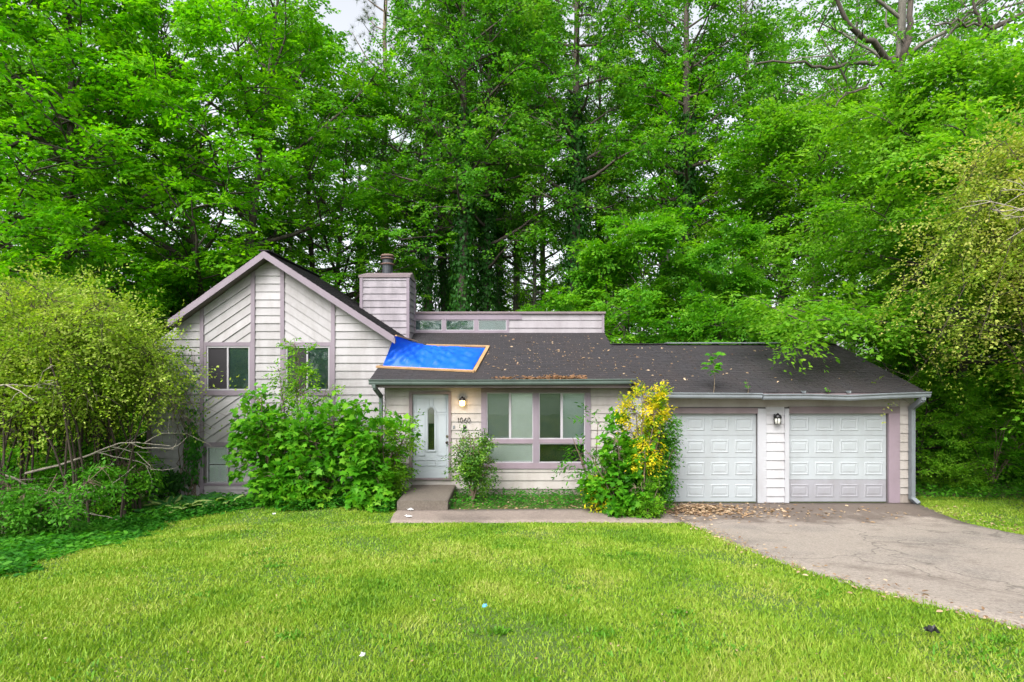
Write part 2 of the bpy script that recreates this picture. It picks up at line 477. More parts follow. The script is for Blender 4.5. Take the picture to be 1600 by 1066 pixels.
L['weed'] = leaf_mat('weed_leaf', [(.06, .19, .01), (.12, .28, .02)], trans=.3, nscale=2)
L['litter'] = leaf_mat('dry_leaf', [(.13, .07, .04), (.29, .19, .11), (.50, .38, .26)], trans=.1, nscale=3, nmix=.3)
L['straw'] = leaf_mat('pine_straw', [(.13, .065, .032), (.26, .15, .08)], trans=.1, nscale=3)

# ------------------------------------------------------------------ ground, driveway, walk
def axis(dense0, dense1, step, out0, out1):
    a = list(np.arange(dense0, dense1 + 1e-6, step)); s = step; x = dense1
    while x < out1: s *= 1.35; x += s; a.append(min(x, out1))
    s = step; x = dense0
    while x > out0: s *= 1.35; x -= s; a.insert(0, max(x, out0))
    return np.unique(np.array(a))
gx = axis(-13, 13, .35, -260, 260); gy = axis(-3, 20, .35, -120, 320)
GX, GY = np.meshgrid(gx, gy)
gv = np.stack([GX, GY, gz(GX, GY)], -1).reshape(-1, 3)
nx, ny = len(gx), len(gy)
ii = (np.arange(ny - 1)[:, None] * nx + np.arange(nx - 1)[None, :]).ravel()
tag(link('ground', mesh_arr('ground', gv, np.stack([ii, ii + 1, ii + nx + 1, ii + nx], -1), M['ground'], True)), kind='structure')

DL = np.array([(-4, 6.7), (-1, 6.2), (2, 5.5), (4.8, 4.32), (6.6, 3.72), (8.4, 3.45), (10.1, 3.40), (11.3, 3.35), (11.9, 3.2), (12.2, 2.95), (12.87, 2.95)])
DR = np.array([(-4, 11.4), (-1, 10.6), (4, 9.4), (8, 8.75), (9.6, 8.65), (11.6, 8.9), (12.87, 9.15)])
def drive_l(y): return np.interp(y, DL[:, 0], DL[:, 1])
def drive_r(y): return np.interp(y, DR[:, 0], DR[:, 1])
def sheet(name, yy, lf, rf, zf, mat, nu=16, thick=.12, wob=.02):
    rng = np.random.default_rng(3)
    u = np.linspace(0, 1, nu)
    V = []
    for y in yy:
        l = lf(y) + rng.normal(0, wob); r = rf(y) + rng.normal(0, wob)
        x = l + (r - l) * u
        V.append(np.stack([x, np.full(nu, y), zf(x, np.full(nu, y))], -1))
    V = np.concatenate(V); n = len(yy)
    i = (np.arange(n - 1)[:, None] * nu + np.arange(nu - 1)[None, :]).ravel()
    f = np.stack([i, i + 1, i + nu + 1, i + nu], -1)
    # skirts on the two long sides and both ends
    B = V.copy(); B[:, 2] -= thick; o = len(V)
    sk = []
    loop = [(k * nu + nu - 1, (k + 1) * nu + nu - 1) for k in range(n - 1)] + [((k + 1) * nu, k * nu) for k in range(n - 1)] \
         + [(k, k + 1) for k in range(nu - 1)] + [((n - 1) * nu + k + 1, (n - 1) * nu + k) for k in range(nu - 1)]
    for a, b in loop: sk.append((a, a + o, b + o, b))
    return link(name, mesh_arr(name, np.concatenate([V, B]), np.concatenate([f, np.array(sk)]), mat))
tag(sheet('driveway', np.linspace(12.87, -4, 80), drive_l, drive_r, lambda x, y: gz(x, y) + .018, M['drive']), kind='structure')
tag(sheet('walkway', np.linspace(11.12, 12.14, 6), lambda y: -2.40 - .03 * (y - 11.1), lambda y: drive_l(y) - .03, lambda x, y: 0.052 + .006 * np.sin(x * 1.1), M['walk'], 40, .15, .012), kind='structure')

# stoop
st = MB()
fx0, fx1, sy0, sy1 = -2.435, -1.36, 12.06, 13.76
st.prism([(fx0, -.05), (fx1, -.05), (fx1, .225), (fx1 - .02, .245), (fx0 + .02, .245), (fx0, .225)], sy0, sy1)
tag(st.build('concrete_step', M['stoop']), 'broad weathered concrete step in front of the white front door', 'step')

# ------------------------------------------------------------------ house
house = empty('house', (0, 14, 0))
tag(house, 'pale lavender split-level house with dark shingle roof and two garage doors', 'house')
house_inv = Vector((0, -14, 0))
def part(mb, name, mat, parent, smooth=False):
    """build in world coordinates, then parent without moving"""
    o = mb.build(name, mat, parent, smooth)
    return o
# every part of the house is modelled in world coordinates: keep the empties at the origin of that frame
house.location = (0, 0, 0)

def clip_poly(poly, a, b, c):
    """keep a*x+b*z<=c"""
    out = []
    n = len(poly)
    for i in range(n):
        p, q = poly[i], poly[(i + 1) % n]
        dp = a * p[0] + b * p[1] - c; dq = a * q[0] + b * q[1] - c
        if dp <= 0: out.append(p)
        if (dp < 0 < dq) or (dq < 0 < dp):
            t = dp / (dp - dq); out.append((p[0] + t * (q[0] - p[0]), p[1] + t * (q[1] - p[1])))
    return out

def area(p):
    return abs(sum(p[i][0] * p[(i+1) % len(p)][1] - p[(i+1) % len(p)][0] * p[i][1] for i in range(len(p)))) / 2

rb = random.Random(5)
def boards(region_planes, bbox, Y, ang, expo, mat, parent, phase=0.0, lip=.025, name='siding_board'):
    """lap siding clipped to a convex region (half planes a,b,c); ang = direction of the boards in the wall plane"""
    d = (math.cos(ang), math.sin(ang)); nrm = (-math.sin(ang), math.cos(ang))
    if nrm[1] < 0: nrm = (-nrm[0], -nrm[1])
    x0, x1, z0, z1 = bbox
    cs = [(x, z) for x in (x0, x1) for z in (z0, z1)]
    q = [c[0]*nrm[0] + c[1]*nrm[1] for c in cs]
    k0 = math.floor((min(q) - phase) / expo); k1 = math.ceil((max(q) - phase) / expo)
    for k in range(k0, k1):
        qa = phase + k * expo; qb = qa + expo
        big = 60
        c0 = (d[0]*-big + nrm[0]*qa, d[1]*-big + nrm[1]*qa)
        poly = [(d[0]*-big + nrm[0]*qa, d[1]*-big + nrm[1]*qa), (d[0]*big + nrm[0]*qa, d[1]*big + nrm[1]*qa),
                (d[0]*big + nrm[0]*qb, d[1]*big + nrm[1]*qb), (d[0]*-big + nrm[0]*qb, d[1]*-big + nrm[1]*qb)]
        for pl in [(-1,0,-x0), (1,0,x1), (0,-1,-z0), (0,1,z1)] + list(region_planes):
            poly = clip_poly(poly, *pl)
            if len(poly) < 3: break
        if len(poly) < 3 or area(poly) < .004: continue
        sag = rb.uniform(-.002, .002)
        n = len(poly)
        front = []
        for (x, z) in poly:
            t = 1 - ((x*nrm[0] + z*nrm[1]) - qa) / expo
            front.append((x, Y - (.006 + lip * t) + sag, z))
        back = [(x, Y + .004, z) for x, z in poly]
        MB().add(front + back, [tuple(range(n)), tuple(range(2*n-1, n-1, -1))] + [(i, i+n, (i+1) % n + n, (i+1) % n) for i in range(n)]).build(name, mat, parent)

def trim(x0, x1, z0, z1, Y, out, mat, parent, name='trim_board'):
    return MB().box(x0, x1, Y - out, Y + .003, z0, z1).build(name, mat, parent)

def window(parent, Y, x0, x1, z0, z1, panes, mat_frame, back, depth=.35, fw=.04, name='window', bar=.03, glass='glass'):
    """window part: frame ring, each pane, what hangs or is painted as reflection behind it, and a dark room behind. panes: list of (x0,x1,z0,z1,kind)"""
    f = MB()
    f.box(x0, x1, Y - .03, Y + .06, z1 - fw, z1).box(x0, x1, Y - .03, Y + .06, z0, z0 + fw)
    f.box(x0, x0 + fw, Y - .028, Y + .06, z0 + fw, z1 - fw).box(x1 - fw, x1, Y - .028, Y + .06, z0 + fw, z1 - fw)
    for i in range(len(panes) - 1):
        a, b = panes[i], panes[i + 1]
        if abs(a[1] - b[0]) < .3 and abs(a[2] - b[2]) < .01:
            f.box(a[1], b[0], Y - .025, Y + .05, z0 + fw, z1 - fw)
    wn = f.build(name, mat_frame, parent)
    r = MB()
    r.box(x0, x1, Y + depth, Y + depth + .02, z0, z1)
    r.box(x0 - .02, x0, Y + .06, Y + depth, z0, z1).box(x1, x1 + .02, Y + .06, Y + depth, z0, z1)
    r.box(x0, x1, Y + .06, Y + depth, z1, z1 + .02).box(x0, x1, Y + .06, Y + depth, z0 - .02, z0)
    r.build('reveal', M['interior'], wn)
    for (a, b, c, d, kind) in panes:
        MB().box(a, b, Y + .012, Y + .018, c, d).build('pane', M[glass], wn)
        if kind.startswith('blind'):
            s = MB(); n = max(3, int((d - c) / .05))
            for k in range(n):
                zz = c + (k + .5) * (d - c) / n
                s.add([(a, Y + .032, zz - .026), (b, Y + .032, zz - .026), (b, Y + .042, zz + .026), (a, Y + .042, zz + .026)], [(0,1,2,3)])
            s.build('blind', M[kind], wn)
        elif kind == 'painted_reflection':
            MB().box(a, b, Y + .035, Y + .042, c, d).build('blind', M['reflection_teal'], wn)  # no real blind: teal panel painted as the pane's reflection
        elif kind == 'screen':
            MB().box(a, b, Y - .004, Y + .002, c, d).build('screen', M['screen'], wn)
    return wn

# ---- gable wing
YG = 14.3
def gxz(px, py): return hgt(px, py, YG)
YF = 13.95
AX, AZ = hgt(412, 392, YF)
SL, SR = .72, .655                    # the two roof pitches
GXL = gxz(232, 0)[0]; GXR = -3.0
gbase = gxz(0, 780)[1] - .25
def roof_under(x): return AZ - .16 - (SL * (AX - x) if x < AX else SR * (x - AX))
planes_g = [(-SL, 1, AZ - .16 - SL * AX), (SR, 1, AZ - .16 + SR * AX)]
gw = MB()
vx = {k: gxz(v, 0)[0] for k, v in dict(a=313.7, b=319.5, c=393, d=399.3, e=439, f=445, g=518, h=524).items()}
wz1 = gxz(0, 541.5)[1]; wz0 = gxz(0, 610)[1]; bz1 = gxz(0, 698)[1]; bz0 = gxz(0, 755)[1]
wl0, wl1 = gxz(324, 0)[0], gxz(391, 0)[0]; wr0, wr1 = gxz(447.5, 0)[0], gxz(515.5, 0)[0]
bl1 = gxz(357.5, 0)[0]
def strip(mb, xa, xb, zsegs):
    for z0, z1 in zsegs:
        if z1 is None:
            mb.prism([(xa, z0), (xb, z0), (xb, roof_under(xb)), (xa, roof_under(xa))], YG + .004, YG + .12)
        else:
            mb.box(xa, xb, YG + .004, YG + .12, z0, z1)
strip(gw, GXL, wl0, [(gbase, None)])
strip(gw, wl0, bl1, [(gbase, bz0), (bz1, wz0), (wz1, None)])
strip(gw, bl1, wl1, [(gbase, wz0), (wz1, None)])
strip(gw, wl1, AX, [(gbase, None)]); strip(gw, AX, wr0, [(gbase, None)])
strip(gw, wr0, wr1, [(gbase, bz0), (bz1, wz0), (wz1, None)])
strip(gw, wr1, GXR, [(gbase, None)])
gw.box(GXL, GXL + .12, YG + .12, 17.5, gbase, roof_under(GXL) - .02)      # side and return walls
gw.prism([(GXR - .12, gbase), (GXR, gbase), (GXR, roof_under(GXR)), (GXR - .12, roof_under(GXR - .12))], YG + .12, 17.5)
gw.prism([(GXL, gbase), (GXR, gbase), (GXR, roof_under(GXR)), (AX, AZ - .16), (GXL, roof_under(GXL))], 17.5, 17.6)
gable = gw.build('gable_wall', M['sheath'], house)
E = .1985
zb_ = gxz(0, 779)[1]
ph = gxz(0, 456)[1] - 40 * E
S = M['siding']
boards(planes_g, (GXL, vx['a'], zb_, 9), YG, 0, E, S, gable, ph)
boards(planes_g, (vx['d'], vx['e'], zb_, 9), YG, 0, E, S, gable, ph)
boards(planes_g, (vx['h'], GXR, zb_, 9), YG, 0, E, S, gable, ph)
ht0, ht1 = gxz(0, 541)[1], gxz(0, 535)[1]         # trim over the windows
st0, st1 = gxz(0, 618)[1], gxz(0, 610.2)[1]       # trim under the windows
lt0, lt1 = gxz(0, 697.5)[1], gxz(0, 691)[1]
aL, aR = math.atan(SL * .95), -math.atan(SR)
boards(planes_g, (vx['b'], vx['c'], ht1, 9), YG, aL, E, S, gable, .03)
boards(planes_g, (vx['f'], vx['g'], ht1, 9), YG, aR, E, S, gable, .05)
boards(planes_g, (vx['b'], vx['c'], lt1, st0), YG, aL, E, S, gable, .03)
boards(planes_g, (vx['f'], vx['g'], lt1, st0), YG, aR, E, S, gable, .05)
boards(planes_g, (vx['b'], vx['c'], zb_, bz0 - .06), YG, 0, E, S, gable, ph)
boards(planes_g, (vx['f'], vx['g'], zb_, bz0 - .06), YG, 0, E, S, gable, ph)
boards(planes_g, (bl1 + .03, vx['c'], bz0 - .06, lt0), YG, 0, E, S, gable, ph)
for a, b in (('a','b'), ('c','d'), ('e','f'), ('g','h')):
    xa, xb = vx[a], vx[b]
    MB().prism([(xa, zb_), (xb, zb_), (xb, roof_under(xb) - .004), (xa, roof_under(xa) - .004)] if not xa < AX < xb else
               [(xa, zb_), (xb, zb_), (xb, roof_under(xb)), (AX, AZ - .17), (xa, roof_under(xa))], YG - .05, YG + .003).build('trim_board', M['trim'], gable)
for a, b in (('b','c'), ('f','g')):
    for z0, z1 in ((ht0, ht1), (st0, st1), (lt0, lt1), (bz0 - .06, bz0)):
        MB().box(vx[a] + .001, vx[b] - .001, YG - .045, YG + .003, z0, z1).build('trim_board', M['trim'], gable)
for x0, x1 in ((vx['b'], wl0), (wl1, vx['c']), (vx['f'], wr0), (wr1, vx['g'])):
    MB().box(x0 + .001, x1 - .001, YG - .043, YG + .003, st1, ht0).build('trim_board', M['trim'], gable)
MB().box(GXL - .02, GXL + .09, YG - .045, YG + .1, zb_, roof_under(GXL)).build('corner_board', M['trim_brown'], gable)
MB().box(GXL + .02, GXR, YG - .01, YG + .004, gbase, zb_).build('foundation', M['found'], gable)
for x0, x1, mp, left in ((wl0, wl1, 356.5, True), (wr0, wr1, 480.5, False)):
    mx = gxz(mp, 0)[0]
    window(gable, YG, x0, x1, wz0, wz1, [(x0 + .035, mx - .02, wz0 + .035, wz1 - .035, 'screen'), (mx + .02, x1 - .035, wz0 + .035, wz1 - .035, 'painted_reflection')], M['frame'], None, fw=.035)
bm_ = (bz0 + bz1) / 2
window(gable, YG, wl0, bl1, bz0, bz1, [(wl0 + .035, bl1 - .035, bz0 + .035, bm_ - .012, 'blind'), (wl0 + .035, bl1 - .035, bm_ + .012, bz1 - .035, 'blind')], M['frame'], None, fw=.035)
window(gable, YG, wr0, wr1, bz0, bz1, [(wr0 + .035, wr1 - .035, bz0 + .035, bz1 - .035, 'blind')], M['frame'], None, fw=.035)

# gable roof
RXL = hgt(262, 0, YF)[0]
RXR = hgt(617, 0, YF)[0]
def gable_z(x): return AZ - (SL * (AX - x) if x < AX else SR * (x - AX))
g = MB()
for x0, x1 in ((RXL, AX), (AX, RXR)):
    za, zb = gable_z(x0), gable_z(x1)
    g.prism([(x0, za - .14), (x1, zb - .14), (x1, zb), (x0, za)], YF + .028, 17.9)
groof = g.build('gable_roof', M['trim_brown'], house)
for x0, x1 in ((RXL, AX), (AX, RXR)):
    za, zb = gable_z(x0), gable_z(x1)
    MB().prism([(x0, za - .175), (x1, zb - .175), (x1, zb + .005), (x0, za + .005)], YF, YF + .028).build('fascia_board', M['trim'], groof)

def shingles(name, origin, udir, vdir, nrm, ulen, vlen, parent, keep=None, seed=1, expo=.135, tw=.31):
    """overlapping shingle tabs, joined: too small to pick apart one by one"""
    rng = np.random.default_rng(seed)
    o = np.array(origin, float); u = np.array(udir, float); v = np.array(vdir, float); n = np.array(nrm, float)
    rows = int(vlen / expo); VS = []
    for r in range(rows + 1):
        off = (r % 2) * tw / 2 + rng.uniform(-.03, .03)
        xs = np.arange(-off, ulen, tw)
        a = np.clip(xs + .004, 0, ulen); b = np.clip(xs + tw - .004, 0, ulen)
        ok = b - a > .02; a, b = a[ok], b[ok]
        if keep is not None:
            k = keep((a + b) / 2, r * expo); a, b = a[k], b[k]
        m = len(a)
        if not m: continue
        t = .010 + rng.uniform(0, .007, m); v0 = r * expo + rng.normal(0, .003, m); v1 = np.minimum(r * expo + expo * 1.25, vlen + .02)
        def P(uu, vv, hh): return o + uu[:, None] * u + (vv[:, None] if hasattr(vv, '__len__') else vv) * v + (hh[:, None] if hasattr(hh, '__len__') else hh) * n
        VS.append(np.stack([P(a, v0, 0.0), P(b, v0, 0.0), P(b, v0, t + .006), P(a, v0, t + .006), P(b, np.full(m, v1), .004), P(a, np.full(m, v1), .004), ], 1))
    V = np.concatenate(VS); m = len(V)
    base = np.arange(m)[:, None] * 6
    Fq = np.concatenate([base + np.array([[0,1,2,3]]), base + np.array([[3,2,4,5]])])
    # sides
    ob = link(name, mesh_arr(name, V.reshape(-1, 3), Fq, M['roof']), parent)
    tag(ob, kind='stuff')
    return ob
import math as _m
def slope(s): 
    l = _m.hypot(1, s); return 1 / l, s / l
c_, s_ = slope(SR)
shingles('shingles', (RXR, YF - .01, gable_z(RXR) + .002), (0, 1, 0), (-c_, 0, s_), (s_, 0, c_), 3.93, (RXR - AX) / c_, groof, seed=2)
c_, s_ = slope(SL)
shingles('shingles', (RXL, YF - .01, gable_z(RXL) + .002), (0, 1, 0), (c_, 0, s_), (-s_, 0, c_), 3.93, (AX - RXL) / c_, groof, seed=3)
MB().bar((AX, YF - .012, AZ + .012), (AX, 17.9, AZ + .012), .26, .02).build('ridge_cap', M['roof'], groof)

# ---- main block
YM = 13.8
PIT = .345; EY, EZ = 13.3, 2.80       # roof pitch; eave line of the main roof
def roof_z(y): return EZ + PIT * (y - EY)
MXL, MXR = -3.086, 2.884
def mx_(px): return (px - 800) * YM / F
def mz_(py): return CZ + (580 - py) * YM / F
mtop = roof_z(YM) - .17
dz0, dz1 = mz_(747), mz_(616)
dx0, dx1 = mx_(644.5), mx_(701)
px_ = dict(w0=mx_(760.5), w1=mx_(914), m0=mx_(833), m1=mx_(842))
uz1, uz0, lz1, lz0 = mz_(613.5), mz_(686), mz_(692.5), mz_(723)
sz0 = mz_(763.5)
mw = MB()
Ys0, Ys1 = YM + .004, YM + .12
mw.box(MXL, dx0, Ys0, Ys1, -.1, mtop).box(dx0, dx1, Ys0, Ys1, dz1, mtop).box(dx0, dx1, Ys0, Ys1, -.1, dz0)
mw.box(dx1, px_['w0'], Ys0, Ys1, -.1, mtop).box(px_['w0'], px_['w1'], Ys0, Ys1, uz1, mtop).box(px_['w0'], px_['w1'], Ys0, Ys1, -.1, lz0)
mw.box(px_['m0'], px_['m1'], Ys0, Ys1, lz0, uz1).box(px_['w0'], px_['m0'], Ys0, Ys1, uz0, lz1).box(px_['m1'], px_['w1'], Ys0, Ys1, uz0, lz1)
mw.box(px_['w1'], MXR, Ys0, Ys1, -.1, mtop)
mw.box(MXL, MXL + .1, Ys1 - .002, 14.25, -.1, mtop)
main = mw.build('front_wall', M['sheath'], house)
MB().box(MXL, 9.1, 21.0, 21.1, -2, 2.6).build('rear_wall', M['siding'], house)
SF = M['siding_front']
EM = .203; phm = sz0
tx0, tx1 = mx_(639.8), mx_(705)       # door casing
wx0, wx1 = mx_(752), mx_(922.5)       # window casing
boards([], (MXL + .02, tx0, sz0, mtop), YM, 0, EM, SF, main, phm)
boards([], (tx0, tx1, sz0, mz_(749)), YM, 0, EM, SF, main, phm)
boards([], (tx0, tx1, mz_(612), mtop), YM, 0, EM, SF, main, phm)
boards([], (tx1, wx0, sz0, mtop), YM, 0, EM, SF, main, phm)
boards([], (wx0, wx1, sz0, mz_(732)), YM, 0, EM, SF, main, phm)
boards([], (wx1, MXR - .035, sz0, mtop), YM, 0, EM, SF, main, phm)
T = M['trim_brown']
trim(tx0, dx0, mz_(748), dz1, YM, .05, T, main, 'door_casing'); trim(dx1, tx1, mz_(748), dz1, YM, .05, T, main, 'door_casing')
trim(tx0, tx1, dz1, mz_(612), YM, .052, T, main, 'door_casing')
trim(tx0, tx1, mz_(749.3), dz0, YM, .07, M['trim_brown'], main, 'door_sill')
T = M['trim']
wt = mz_(606)
trim(wx0, wx1, uz1, wt, YM, .05, M['trim_brown'], main)
trim(wx0, px_['w0'], mz_(732), uz1, YM, .05, T, main); trim(px_['w1'], wx1, mz_(732), uz1, YM, .05, T, main)
trim(px_['w0'], px_['w1'], mz_(732), lz0, YM, .052, M['trim_pink'], main)
trim(px_['m0'], px_['m1'], lz0, uz1, YM, .05, T, main)
trim(px_['w0'], px_['m0'], uz0, lz1, YM, .047, M['trim_pink'], main); trim(px_['m1'], px_['w1'], uz0, lz1, YM, .047, M['trim_pink'], main)
trim(MXR - .035, MXR - .002, sz0, mtop, YM, .045, SF, main, 'corner_board')
MB().box(MXL, MXR, YM - .004, YM + .004, -.1, sz0).build('foundation', M['found'], main)
i_ = .022
for x0, x1, sm in ((px_['w0'], px_['m0'], 797), (px_['m1'], px_['w1'], 877.5)):
    s0 = mx_(sm)
    window(main, YM, x0, x1, uz0, uz1, [(x0 + i_, s0 - .03, uz0 + i_, uz1 - i_, 'blind_grey' if x0 < 0 else 'blind_dark'), (s0 + .03, x1 - i_, uz0 + i_, uz1 - i_, 'blind' if x0 < 0 else 'blind_blue')], M['frame'], None, fw=i_)
    window(main, YM, x0, x1, lz0, lz1, [(x0 + i_, x1 - i_, lz0 + i_, lz1 - i_, 'blind' if x0 < 0 else 'none')], M['frame'], None, fw=i_)

# front door
dr = MB()
YD = YM + .03
lx0, lx1 = mx_(668.5), mx_(678.5); lz_0, lz_1 = mz_(703.5), mz_(637)
lc = (lx0 + lx1) / 2; lr = (lx1 - lx0) / 2
def arch(x0, x1, z0, z1, n=10):
    c = (x0 + x1) / 2; r = (x1 - x0) / 2
    return [(x0, z0), (x1, z0)] + [(c + r * math.cos(a), z1 - r + r * math.sin(a)) for a in np.linspace(0, math.pi, n)]
dr.box(dx0, lx0, YD, YD + .045, dz0, dz1).box(lx1, dx1, YD, YD + .045, dz0, dz1)
dr.box(lx0, lx1, YD, YD + .045, dz0, lz_0).box(lx0, lx1, YD, YD + .045, lz_1, dz1)
ap = arch(lx0, lx1, lz_0, lz_1)
dr.prism([(lx0, lz_1), (lx0, lz_1 - lr)] + [p for p in reversed(ap[2:]) if p[0] <= lc + 1e-6][1:], YD, YD + .045)
dr.prism([(lx1, lz_1 - lr), (lx1, lz_1)] + [p for p in reversed(ap[2:]) if p[0] >= lc - 1e-6][:-1], YD, YD + .045)
door = dr.build('front_door', M['door_white'], house)
MB().prism([(x, z) for x, z in ap], YD + .02, YD + .026).build('glass_pane', M['glass'], door)
MB().box(lx0 - .1, lx1 + .1, YD + .25, YD + .26, lz_0 - .1, lz_0 + .62).build('interior', M['interior'], door)
def molding(mb, pts, Y, wd=.014, out=.014, closed=True):
    n = len(pts)
    for i in range(n if closed else n - 1):
        a, b = pts[i], pts[(i + 1) % n]
        mb.bar((a[0], Y - out / 2 + .002, a[1]), (b[0], Y - out / 2 + .002, b[1]), out, wd, (0, -1, 0)) if False else mb.bar((a[0], Y - out / 2 + .001, a[1]), (b[0], Y - out / 2 + .001, b[1]), wd, out, (0, -1, 0))
ml = MB(); molding(ml, arch(lx0 - .03, lx1 + .03, lz_0 - .03, lz_1 + .03), YD, .02, .02); ml.build('lite_molding', M['door_white'], door)
for side in (-1, 1):
    xa = lc + side * .155; xb = lc + side * .36
    x0, x1 = min(xa, xb), max(xa, xb)
    m = MB(); z0, z1 = mz_(712), mz_(648)
    molding(m, [(x0, z0), (x1, z0), (x1, z1), (x0, z1)], YD); m.build('door_panel', M['door_white'], door)
    m = MB(); z0, z1 = mz_(728), mz_(719)
    molding(m, [(x0, z0), (x1, z0), (x1, z1), (x0, z1)], YD); m.build('door_panel', M['door_white'], door)
    m = MB()
    o_ = lc + side * .36; i2 = lc + side * .05
    arcp = [(lc + side * (.155 + .0 + .0) + 0, mz_(644))] + [(lc + side * (.155 - .105 * math.sin(t)), mz_(644) + .1 * (1 - math.cos(t)) + .02 * t) for t in np.linspace(.3, 1.4, 6)]
    molding(m, [(o_, mz_(644))] + arcp + [(i2, mz_(623)), (o_, mz_(623))], YD); m.build('door_panel', M['door_white'], door)
m = MB(); molding(m, [(lc - .1, mz_(728)), (lc + .1, mz_(728)), (lc + .1, mz_(719)), (lc - .1, mz_(719))], YD); m.build('door_panel', M['door_white'], door)
def knob(x, z, name):
    k = MB(); k.tube([(x, YD + .002, z), (x, YD - .012, z), (x, YD - .014, z), (x, YD - .045, z), (x, YD - .05, z), (x, YD - .075, z), (x, YD - .08, z)], [.032, .032, .012, .012, .026, .028, .012], 12)
    k.build(name, M['knob'], door, True)
knob(mx_(698), mz_(691.5), 'door_knob'); 
d_ = MB(); d_.tube([(mx_(698.3), YD + .002, mz_(682)), (mx_(698.3), YD - .02, mz_(682))], .03, 14); d_.build('deadbolt', M['knob'], door)

# house number, bell, camera
dg = empty('house_number'); dg.parent = house
def digit(ch, cx, cz, h):
    wd = h * .52
    if ch == '1': P = [[(cx - wd * .22, cz + h * .32), (cx, cz + h * .5), (cx, cz - h * .5)]]
    elif ch == '0': P = [[(cx + wd * .5 * math.cos(a), cz + h * .5 * math.sin(a)) for a in np.linspace(0, 2 * math.pi, 21)]]
    else: P = [[(cx + wd * .35, cz + h * .5), (cx - wd * .2, cz + h * .15), (cx - wd * .5, cz - h * .2)] + [(cx - wd * .5 * math.cos(a), cz - h * .2 - h * .3 * math.sin(a)) for a in np.linspace(0, 2 * math.pi, 17)]]
    b = MB()
    for pl in P:
        for i in range(len(pl) - 1):
            b.bar((pl[i][0], YM - .04, pl[i][1]), (pl[i+1][0], YM - .04, pl[i+1][1]), .012, .012, (0, -1, 0))
    b.build('digit', M['black'], dg)
for ch, px in zip('1060', (716.5, 721.2, 727.0, 732.8)):
    digit(ch, mx_(px), mz_(656.3), .115)
b = MB(); b.box(mx_(724), mx_(728.5), YM - .06, YM - .015, mz_(673.5), mz_(664.5)); b.build('door_camera', M['black'], house)
b = MB(); b.box(mx_(708), mx_(710.5), YM - .05, YM - .015, mz_(669), mz_(665)); b.build('doorbell', M['gutter_blue'], house)

# ---- main roof, clerestory, garage roof
CY = 17.2
RML = -3.30; RMR = 2.76
mr_ = MB()
def slab(mb, x0, x1, y0, y1, t=.13, dz=0.0):
    za, zb = roof_z(y0) + dz, roof_z(y1) + dz
    mb.add([(x0,y0,za-t),(x1,y0,za-t),(x1,y1,zb-t),(x0,y1,zb-t),(x0,y0,za),(x1,y0,za),(x1,y1,zb),(x0,y1,zb)],
           [(0,3,2,1),(4,5,6,7),(0,1,5,4),(1,2,6,5),(2,3,7,6),(3,0,4,7)])
slab(mr_, RML, RMR, EY, CY)
mr_.box(RML + .01, MXR - .004, EY + .03, YM + .1, EZ - .2, EZ - .135)          # soffit
mroof = mr_.build('main_roof', M['trim_brown'], house)
c_, s_ = slope(PIT)
shingles('shingles', (RML - .01, EY - .02, roof_z(EY - .02) + .002), (1, 0, 0), (0, c_, s_), (0, -s_, c_), RMR - RML + .03, (CY - EY) / c_, mroof, seed=5)
GEY, GRY = 12.5, 16.0
GRX1 = 9.08
gr_ = MB()
slab(gr_, RMR + .002, GRX1, EY + .4, GRY)
slab(gr_, MXR + .002, GRX1, GEY, EY + .4)
zr = roof_z(GRY)
gr_.add([(RMR, GRY, zr-.13), (GRX1, GRY, zr-.13), (GRX1, 21.2, 2.4), (RMR, 21.2, 2.4), (RMR, GRY, zr), (GRX1, GRY, zr), (GRX1, 21.2, 2.53), (RMR, 21.2, 2.53)],
        [(0,3,2,1),(4,5,6,7),(0,1,5,4),(1,2,6,5),(2,3,7,6),(3,0,4,7)])
groof2 = gr_.build('garage_roof', M['trim_brown'], house)
shingles('shingles', (RMR, GEY - .02, roof_z(GEY - .02) + .002), (1, 0, 0), (0, c_, s_), (0, -s_, c_), GRX1 - RMR + .02, (GRY - GEY) / c_, groof2,
         keep=lambda u, v: (u + RMR > MXR + .01) | (v > .62), seed=6)
MB().bar((RMR + .02, GRY, zr + .018), (4.35, GRY, zr + .018), .28, .02).build('ridge_cap', M['roof'], groof2)
MB().bar((4.3, GRY - .03, zr + .042), (7.6, GRY - .03, zr + .046), .30, .03).build('ridge_cap', M['gutter_blue'], groof2)
MB().bar((7.5, GRY, zr + .018), (GRX1, GRY, zr + .018), .28, .02).build('ridge_cap', M['roof'], groof2)

cz0 = roof_z(CY) - .02
def cx_(px): return (px - 800) * CY / F
def cz_(py): return CZ + (580 - py) * CY / F
ctop = cz_(488); cb = cz_(520.5)
cl = MB()
CX0, CX1 = cx_(645), RMR
wzz0, wzz1 = cz_(516.5), cz_(500)
wins = [(cx_(647), cx_(691)), (cx_(696.5), cx_(741)), (cx_(747.5), cx_(791.5))]
cl.box(CX0, CX1, CY + .004, CY + .1, wzz1, ctop).box(CX0, CX1, CY + .004, CY + .1, cz0 - .2, wzz0)
xs = [CX0] + [v for w_ in wins for v in w_] + [CX1]
for i in range(0, len(xs), 2): cl.box(xs[i], xs[i+1], CY + .004, CY + .1, wzz0, wzz1)
cl.box(CX1 - .1, CX1, CY + .1, 21, cz0 - .8, ctop); cl.box(CX0, CX1, 20.9, 21.0, 2.4, ctop)
clere = cl.build('clerestory_wall', M['sheath'], house)
SCM = M['siding_clere']
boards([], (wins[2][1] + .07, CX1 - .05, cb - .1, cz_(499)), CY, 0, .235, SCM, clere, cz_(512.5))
boards([], (cx_(815), CX1 - .05, cz_(499), cz_(491.5)), CY, 0, .4, SCM, clere, cz_(499), lip=.015)
